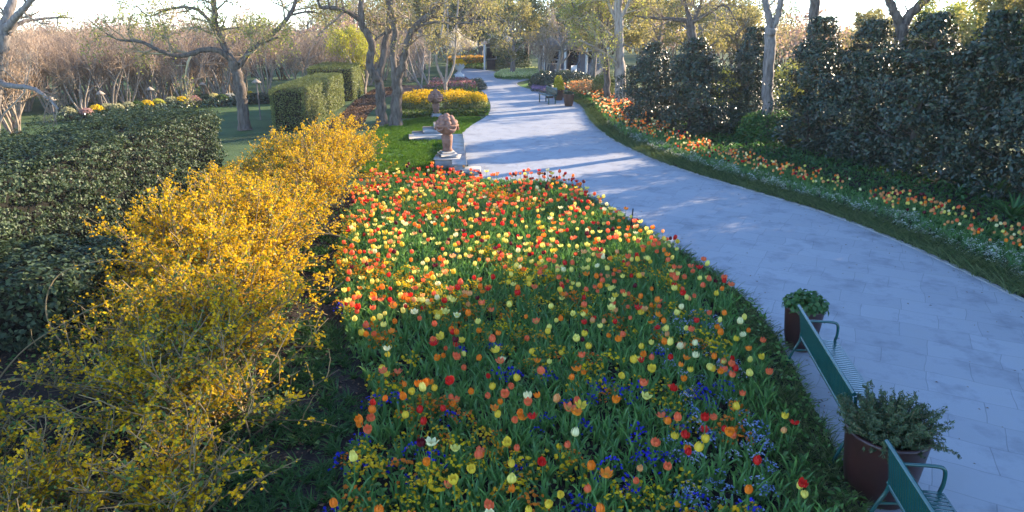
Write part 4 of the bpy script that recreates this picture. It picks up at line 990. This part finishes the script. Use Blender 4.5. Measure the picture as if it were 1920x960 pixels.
bench('dark green metal bench with slatted seat between the two potted plants', (3.58, 7.95, .012), math.radians(-8.5), 2.2)
bench('dark green metal bench cut off by the bottom edge behind the big rosemary pot', (3.17, 5.02, .012), math.radians(-8), 2.0)

# ------------------------------------------------------------------ planters
def planter(label, loc, h, r0, r1, pot='pot', group=None):
    root = thing('planter', label, 'planter', loc, 0, group); p = MB()
    lathe(p, [(r0 * .9, 0), (r0, .015), (r0 * 1.06 + (r1 - r0) * .3, h * .35), (r0 + (r1 - r0) * .75, h * .7), (r1 * .98, h * .93), (r1, h * .965), (r1 * .985, h), (r1 * .9, h), (r1 * .87, h * .9), (0.001, h * .88)], 32)
    p.build('pot', M[pot], root)
    s = MB(); lathe(s, [(r1 * .87, h * .905), (0.001, h * .93)], 24); s.build('soil', M['soil'], root); return root
r = planter('tall red brown glazed pot of broad green leaves at the far end of the bench', tuple(P(1490, 652) + (0.06, 0, .012)), .6, .185, .255)
c = MB(); n = 620; d = unit(n); d[:, 2] = np.abs(d[:, 2]) * 1.0; p = d * (rng.random(n) ** .45)[:, None] * (.29, .29, .24) + (0, 0, .57)
leaves(c, p, rng.uniform(.06, .12, n), .6, d * .6 + (0, 0, .5), .6)
for _ in range(14):
    a = rng.uniform(0, 6.28); V, F = blade(.3, .09, rng.uniform(.4, 1), a, .9); c.add(V + (0, 0, .55), F)
c.build('plant', M['fern'], r)
r = planter('large red brown glazed pot with a bushy green rosemary between the benches', (3.42, 5.45, .012), .68, .27, .36)
c = MB(); st = MB()
for _ in range(300):
    a = rng.uniform(0, 6.28); o_ = rng.uniform(.1, 1.2); q = branch((math.cos(a) * .15 * o_, math.sin(a) * .15 * o_, .6), (math.cos(a) * o_, math.sin(a) * o_, 1.05), rng.uniform(.22, .46), 6, .17, -.01)
    tube(st, q, np.linspace(.006, .002, 7), 3); m = 95; tt = rng.uniform(.15, 1, m) * 6; k = np.minimum(tt.astype(int), 5); p = q[k] + (q[k + 1] - q[k]) * (tt - k)[:, None]
    leaves(c, p + rng.normal(size=(m, 3)) * .009, rng.uniform(.028, .05, m), .27, None, 1, up=.8)
c.build('plant', leaf_mat('leaf_rosemary', [(.03, .06, .025), (.06, .1, .04), (.11, .14, .06)], .6, .25), r); st.build('stems', M['forsythia_stem'], r)

# far bench with its planters
fb = thing('bench', 'small distant dark bench between two brown pots on the right of the far path', 'bench', tuple(P(1043, 196) + (0, 0, .012)), math.radians(200), 'far bench')
s = MB(); box(s, 0, .45, -1.5, 0, .42, .46, .01); s.build('seat', M['teal'], fb)
s = MB(); box(s, -.06, -.02, -1.5, 0, .46, .84, .01); s.build('backrest', M['teal'], fb)
for x in (.02, .4):
    for y in (-.1, -1.4): l = MB(); box(l, x - .025, x + .025, y - .025, y + .025, 0, .42, .005); l.build('leg', M['teal'], fb)
del fb['group']
r = planter('rounded brown pot at the near end of the far bench', tuple(P(1066, 199) + (0, 0, .012)), .62, .2, .3, 'pot_brown')
c = MB(); mound(c, 0, 0, .28, .28, .22, 400, .08); 
for V in c.v: V[:, 2] += .56
c.build('plant', M['leaf_dark'], r)
r = planter('dark brown pot with a bright lime plant behind the far bench', tuple(P(1047, 188) + (0, 0, .012)), .6, .22, .3, 'pot_brown')
c = MB(); mound(c, 0, 0, .3, .3, .75, 900, .11)
for V in c.v: V[:, 2] += .58
c.build('plant', lime.c.materials[1], r)
r = planter('dark pot at the far end of the far bench', tuple(P(1031, 184) + (0, 0, .012)), .55, .2, .28, 'pot_brown')
c = MB(); mound(c, 0, 0, .26, .26, .25, 400, .09)
for V in c.v: V[:, 2] += .5
c.build('plant', M['leaf_dark'], r)

# ------------------------------------------------------------------ fruit basket urns, wall, steps
def fruit_urn(label, loc, H, s):
    r = thing('fruit_basket_urn', label, 'urn', loc, .3, 'carved fruit basket urns')
    p = MB(); box(p, -.3 * s, .3 * s, -.3 * s, .3 * s, 0, .13 * s, .015); box(p, -.235 * s, .235 * s, -.235 * s, .235 * s, .132 * s, .19 * s, .012); p.build('plinth', M['stone'], r)
    hb = H - .72 * s                                                # where the basket begins
    c = MB(); lathe(c, [(.17 * s, .19 * s), (.185 * s, .22 * s), (.165 * s, .27 * s), (.15 * s, .3 * s), (.175 * s, hb * .6), (.2 * s, hb - .06 * s), (.155 * s, hb - .03 * s), (.16 * s, hb)], 20); c.build('column', M['terracotta'], r)
    b = MB(); fl = lambda a: 1 + .035 * np.sin(a * 12)
    lathe(b, [(.15 * s, hb), (.24 * s, hb + .03 * s), (.31 * s, hb + .12 * s), (.36 * s, hb + .24 * s), (.4 * s, hb + .27 * s), (.4 * s, hb + .31 * s), (.36 * s, hb + .33 * s), (.01, hb + .35 * s)], 36, wob=fl); b.build('basket', M['terracotta'], r)
    for k in range(5):
        a = k * 2 * pi / 5; g = MB(); t = np.linspace(-.5, .5, 7); q = np.c_[np.cos(a + t) * .385 * s, np.sin(a + t) * .385 * s, hb + .27 * s - .13 * s * (1 - (2 * t) ** 2)]
        tube(g, q, np.array([.02, .035, .045, .05, .045, .035, .02]) * s, 7); g.build('garland', M['terracotta'], r)
    for ring, nr, rr, z, rad in ((0, 8, .27, .37, .115), (1, 6, .175, .5, .115), (2, 1, 0, .6, .12)):
        for k in range(nr):
            a = k * 2 * pi / nr + ring * .4; f = MB(); ball(f, (0, 0, 0), rad * s * rng.uniform(.92, 1.1), nu=12, nv=9, sc=(1, 1, rng.uniform(.85, 1)))
            f.build('fruit', M['terracotta'], r, loc=(rr * s * math.cos(a), rr * s * math.sin(a), hb + z * s))
    return r
un = P(840, 314); fruit_urn('nearer carved fruit basket urn on a pale plinth by the low wall', (un[0], un[1], .34), 1.32, .88)
uf = P(818, 219); fruit_urn('farther carved stone fruit basket urn behind the steps', tuple(uf), 1.28, .9)
# low wall beside the path, from the steps to the flower bed
wa, wb_ = P(858, 268), P(862, 328); dv = wb_ - wa; Lw = np.linalg.norm(dv); an = math.atan2(dv[1], dv[0])
wl = thing('garden_wall', 'low pale stone wall running from the steps to the tulips beside the path', 'wall', tuple(wa), an)
w = MB(); box(w, 0, Lw, -.17, .17, 0, .26, .015); w.build('wall', M['stone'], wl); w = MB(); box(w, -.03, Lw + .03, -.22, .22, .262, .33, .018); w.build('coping', M['stone'], wl)
ep = MB(); box(ep, -.36, .36, -.36, .36, 0, .3, .02); box(ep, -.4, .4, -.4, .4, .302, .338, .015)
tag(ep.build('pedestal_block', M['stone'], None, loc=(un[0], un[1], 0)), 'square pale stone block under the nearer urn', 'pedestal')
eb = MB(); box(eb, -.3, .3, -.22, .22, 0, .18, .02); p = P(882, 326); tag(eb.build('stone_block', M['stone'], None, loc=tuple(p)), 'pale stone end block of the low wall half hidden by tulips', 'block')
sp = P(772, 262); ss = thing('stone_steps', 'short grey stone steps climbing from the lawn to the path by the urns', 'steps', tuple(sp), .12)
for k in range(3):
    st = MB(); box(st, .42 * k, 1.5 + .0 * k, 0 + .001 * k, 1.1 - .001 * k, .17 * k + .002 * (k > 0), .17 * (k + 1), .015); st.build('step', M['stone'], ss)
ck = MB(); box(ck, -.1, 1.45, -.34, -.01, 0, .22, .015); ck.build('cheek_wall', M['stone'], ss)

# ------------------------------------------------------------------ yellow hedge bed, pink strip, far flower beds
a, b = P(735, 214), P(912, 210); L_ = np.linalg.norm(b - a)
yh = thing('flowering_hedge', 'broad low hedge with dark sides and golden flowering top behind the urns', 'hedge', tuple((a + b) / 2 + (0, 1.3, 0)), 0)
c = MB(); n = 15000; d = unit(n); d[:, 2] = np.abs(d[:, 2]); rr = rng.uniform(.6, 1.05, n) ** .4
sq = np.sign(d) * np.abs(d) ** .6; p = sq * rr[:, None] * (L_ / 2, 1.5, .78); p[:, 2] *= 1 + .12 * noise2(p[:, 0], p[:, 1], 2.5, 6)
leaves(c, p, rng.uniform(.06, .12, n), .5, d * .8, .8); c.build('foliage', M['leaf_box'], yh)
y_ = MB(); n = 9000; u = np.sqrt(rng.random(n)); a_ = rng.uniform(0, 6.28, n); q = np.c_[np.sign(np.cos(a_)) * np.abs(np.cos(a_)) ** .6 * u * L_ / 2, np.sign(np.sin(a_)) * np.abs(np.sin(a_)) ** .6 * u * 1.5]
z = .78 * (1 - .3 * u ** 4) * (1 + .16 * noise2(q[:, 0], q[:, 1], 3, 6)) * rng.uniform(.8, 1.2, n); kk = noise2(q[:, 0], q[:, 1], 4, 61) > -.25; q, z = q[kk], z[kk]; n = len(z); leaves(y_, np.c_[q, z], rng.uniform(.05, .1, n), .6, None, 1, C=YEL[rng.integers(0, 4, n)] * .85); y_.build('blossom', M['blossom'], yh)
def flower_patch(name, label, poly, n, h, cols, size=(.06, .12), green=None):
    mb = MB(); p = scatter_in(poly, n); C = np.array(cols)[rng.integers(0, len(cols), n)] * rng.uniform(.7, 1.1, (n, 1))
    leaves(mb, np.c_[p, h * rng.uniform(.55, 1.1, n)], rng.uniform(*size, n), .7, (0, 0, .4), 1, C=C)
    g = scatter_in(poly, n); leaves(mb, np.c_[g, h * rng.uniform(0, .8, n)], rng.uniform(.08, .18, n), .4, (0, 0, .3), 1, up=.6, mi=1)
    return tag(mb.build(name, [M['blossom'], M[green or 'bed_green']]), label, 'flowers', kind='stuff')
flower_patch('pink_flowers', 'strip of pink flowers behind the yellow hedge', PP([(800, 178), (895, 174), (893, 164), (870, 158), (812, 160)]), 4200, .5, [(.36, .1, .14), (.46, .22, .23), (.2, .12, .08), (.12, .14, .05)])
flower_patch('pale_flowers', 'oval island of pale yellow green flowers in the far path', PP([(926, 146), (945, 150), (985, 150), (1020, 146), (1040, 138), (1000, 134), (945, 137)]), 5000, .38, [(.65, .68, .25), (.75, .75, .4), (.5, .58, .2)], (.08, .16))
flower_patch('orange_flowers', 'drift of orange flowers below the white blossom tree', PP([(838, 130), (912, 128), (905, 122), (845, 123)]), 3200, .9, [(.7, .3, .04), (.75, .42, .06), (.3, .25, .06), (.2, .2, .06)], (.12, .25))
flower_patch('orange_flowers', 'drift of orange flowers behind the far bench', PP([(1070, 184), (1100, 190), (1130, 178), (1100, 166), (1066, 172)]), 2200, .6, [(.65, .3, .1), (.7, .42, .2), (.55, .2, .06), (.2, .2, .07)], (.07, .14))
flower_patch('lilac_flowers', 'low mauve planting at the tip of the island bed', PP([(995, 172), (1050, 180), (1075, 172), (1040, 164), (1000, 163)]), 1800, .25, [(.25, .17, .32), (.3, .22, .34)], (.07, .13), 'leaf_dark')
tag(polygon_sheet('island_lawn', PP([(972, 162), (1010, 171), (1060, 184), (1110, 175), (1110, 150), (1000, 152)]), .007, M['lawn']), kind='structure')
flower_patch('lawn_edge_grass', 'soft grassy fringe in front of the yellow hedge', PP([(745, 222), (915, 217), (918, 204), (905, 212), (740, 215)]), 2500, .22, [(.06, .11, .02), (.1, .14, .03)], (.08, .16), 'turf')

# ------------------------------------------------------------------ row of potted flowers and path lamps at the edge of the grove
PF = [(131, 218, 'cream'), (165, 220, 'pink'), (184, 213, 'yellow'), (205, 210, 'cream'), (222, 210, 'cream'), (243, 207, 'cream'), (278, 203, 'yellow'), (299, 200, 'gold green'), (324, 196, 'cream'),
      (343, 195, 'yellow'), (366, 193, 'pink'), (404, 189, 'pale yellow'), (433, 188, 'white'), (470, 184, 'yellow'), (261, 205, 'green'), (418, 190, 'green')]
FC = {'cream': (.5, .48, .26), 'pink': (.5, .3, .26), 'yellow': (.85, .6, .02), 'gold green': (.5, .5, .08), 'pale yellow': (.78, .7, .3), 'white': (.55, .56, .5), 'green': (.08, .14, .04)}
refs = ['leftmost in the row', 'second from the left', 'third from the left', 'fourth from the left', 'fifth from the left', 'sixth from the left', 'eighth from the left', 'ninth from the left', 'tenth from the left',
        'eleventh from the left', 'twelfth from the left', 'thirteenth from the left', 'fifteenth from the left', 'at the right end of the row', 'seventh from the left', 'fourteenth from the left']
for (px, py, cn), rf in zip(PF, refs):
    r = thing('flower_pot', 'dark pot of %s %s along the grove edge, %s' % (cn, 'leaves' if cn == 'green' else 'flowers', rf), 'flower pot', tuple(P(px, py + 8)), 0, 'potted flowers along the grove')
    p = MB(); lathe(p, [(.16, 0), (.22, .3), (.24, .36), (.2, .36), (.001, .33)], 14); p.build('pot', M['metal_dark'], r)
    f = MB(); mound(f, 0, 0, .33, .33, .3, 420, .08, C=np.array(FC[cn]) * rng.uniform(.7, 1.1, (420, 1)))
    for V in f.v: V[:, 2] += .3
    f.build('flowers', M['blossom'], r)
    g = MB(); mound(g, 0, 0, .36, .36, .22, 160, .12)
    for V in g.v: V[:, 2] += .26
    g.build('foliage', M['leaf_dark'], r)
hb_ = MB(); row = smooth_line([P(x, y + 9)[:2] for x, y, _ in sorted(PF)], 3); q = np.repeat(row, 90, 0) + rng.normal(size=(len(row) * 90, 2)) * (.55, .4)
leaves(hb_, np.c_[q, rng.uniform(.03, .4, len(q))], rng.uniform(.08, .18, len(q)), .5, None, 1); tag(hb_.build('edging_plants', M['leaf_dark']), 'dark low planting around the potted flowers', 'foliage', kind='stuff')
for px, py, h, lab in [(287, 204, .95, 'third from the left'), (384, 192, .95, 'fourth from the left'), (195, 214, .95, 'second from the left'), (104, 228, .95, 'leftmost, among pale stems'), (489, 225, 1.65, 'taller, left of the boxwood block')]:
    r = thing('garden_lamp', 'path lamp with a pale cap on a thin post, %s' % lab, 'lamp', tuple(P(px, py)), 0, 'path lamps at the grove edge')
    p = MB(); tube(p, [(0, 0, -.02), (0, 0, h * .5), (0, 0, h)], .03, 8); p.build('post', M['bark_grey'], r)
    s = MB(); lathe(s, [(.02, h - .09), (.05, h - .08), (.06, h), (.2, h - .02), (.21, h), (.12, h + .08), (.03, h + .15), (.001, h + .15)], 18); s.build('lamp_shade', M['bark_pale'], r)

# ------------------------------------------------------------------ far garden houses and the white urn
def house(label, loc, rz, w, d, h, cols):
    r = thing('garden_house', label, 'building', loc, rz)
    m = MB(); box(m, -w / 2, w / 2, 0, d, 0, h, .02); m.build('wall', M['slate'], r)
    rf = MB(); e = .4; rf.add([(-w / 2 - e, -1.4, h), (w / 2 + e, -1.4, h), (w / 2 + e, d + e, h), (-w / 2 - e, d + e, h), (-w / 2 + d * .3, d * .45, h + .7), (w / 2 - d * .3, d * .45, h + .7)],
                              [(0, 3, 2, 1)]); rf.f.append(np.array([(0, 1, 5, 4), (2, 3, 4, 5)])); rf.m.append(np.zeros(2, int)); rf.f.append(np.array([(1, 2, 5), (3, 0, 4)])); rf.m.append(np.zeros(2, int))
    rf.build('roof', M['roof'], r, smooth=False)
    dr_ = MB(); box(dr_, -.5, .5, -.05, -.003, .02, 2.05, .01); do = dr_.build('door', M['glass_dark'], r)
    for x in (-w * .32, w * .32):
        wi = MB(); box(wi, x - .5, x + .5, -.05, -.003, .9, 2.0, .01); wo = wi.build('window', M['white'], r); pn = MB(); box(pn, x - .43, x + .43, -.07, -.052, .97, 1.93, .005); pn.build('pane', M['glass_dark'], wo)
    for x in np.linspace(-w / 2, w / 2, cols): c = MB(); tube(c, [(x, -1.2, 0), (x, -1.2, h / 2), (x, -1.2, h - .003)], .09, 10); c.build('column', M['white'], r)
    return r
house('blue grey garden house in the shade behind the small bare tree and evergreen mounds', tuple(P(1075, 141)), .05, 5.2, 4, 2.4, 4)
house('small pavilion with white columns and a dark door at the end of the path', tuple(P(938, 130)), -.1, 2.6, 2.6, 2.3, 2)
r = thing('garden_chair', 'white garden chair in front of the blue grey garden house', 'chair', tuple(P(1078, 148)), .4)
s = MB(); box(s, -.25, .25, -.25, .25, .42, .46, .01); s.build('seat', M['white'], r); s = MB(); box(s, -.25, .25, .21, .25, .47, 1.0, .01); s.build('backrest', M['white'], r)
for x in (-.22, .22):
    for y in (-.22, .22): l = MB(); box(l, x - .025, x + .025, y - .025, y + .025, 0, .417, .004); l.build('leg', M['white'], r)
r = thing('stone_basin', 'pale stone basin on a short foot between the garden house and evergreen mound', 'basin', tuple(P(1052, 150)), 0)
s = MB(); lathe(s, [(.3, 0), (.3, .06), (.15, .12), (.13, .5), (.2, .56)], 16); s.build('foot', M['stone'], r); s = MB(); lathe(s, [(.15, .56), (.5, .7), (.55, .78), (.48, .78), (.3, .7), (.001, .68)], 20); s.build('bowl', M['stone'], r)
r = thing('white_urn', 'white urn of yellow flowers on a pedestal at the left of the far path', 'urn', tuple(P(862, 145)), 0)
s = MB(); box(s, -.35, .35, -.35, .35, 0, .25, .02); s.build('plinth', M['white'], r)
s = MB(); lathe(s, [(.22, .25), (.2, .3), (.1, .4), (.12, .5), (.3, .62), (.42, .85), (.5, 1.0), (.52, 1.05), (.4, 1.05), (.001, 1.0)], 20); s.build('bowl', M['white'], r)
s = MB(); mound(s, 0, 0, .55, .55, .4, 700, .13, C=YEL[rng.integers(0, 4, 700)])
for V in s.v: V[:, 2] += .98
s.build('flowers', M['blossom'], r)
# small dark marker stake at the bed edge
p = P(1182, 432); s = MB(); tube(s, [(0, 0, -.02), (.02, 0, .25), (.03, 0, .48)], .014, 6, cap=True); tag(s.build('marker_stake', M['metal_dark'], None, loc=tuple(p)), 'thin dark marker stake at the tulip bed edge by the path', 'stake')
print('MESHES', len(bpy.data.objects), 'verts', sum(len(m.vertices) for m in bpy.data.meshes))
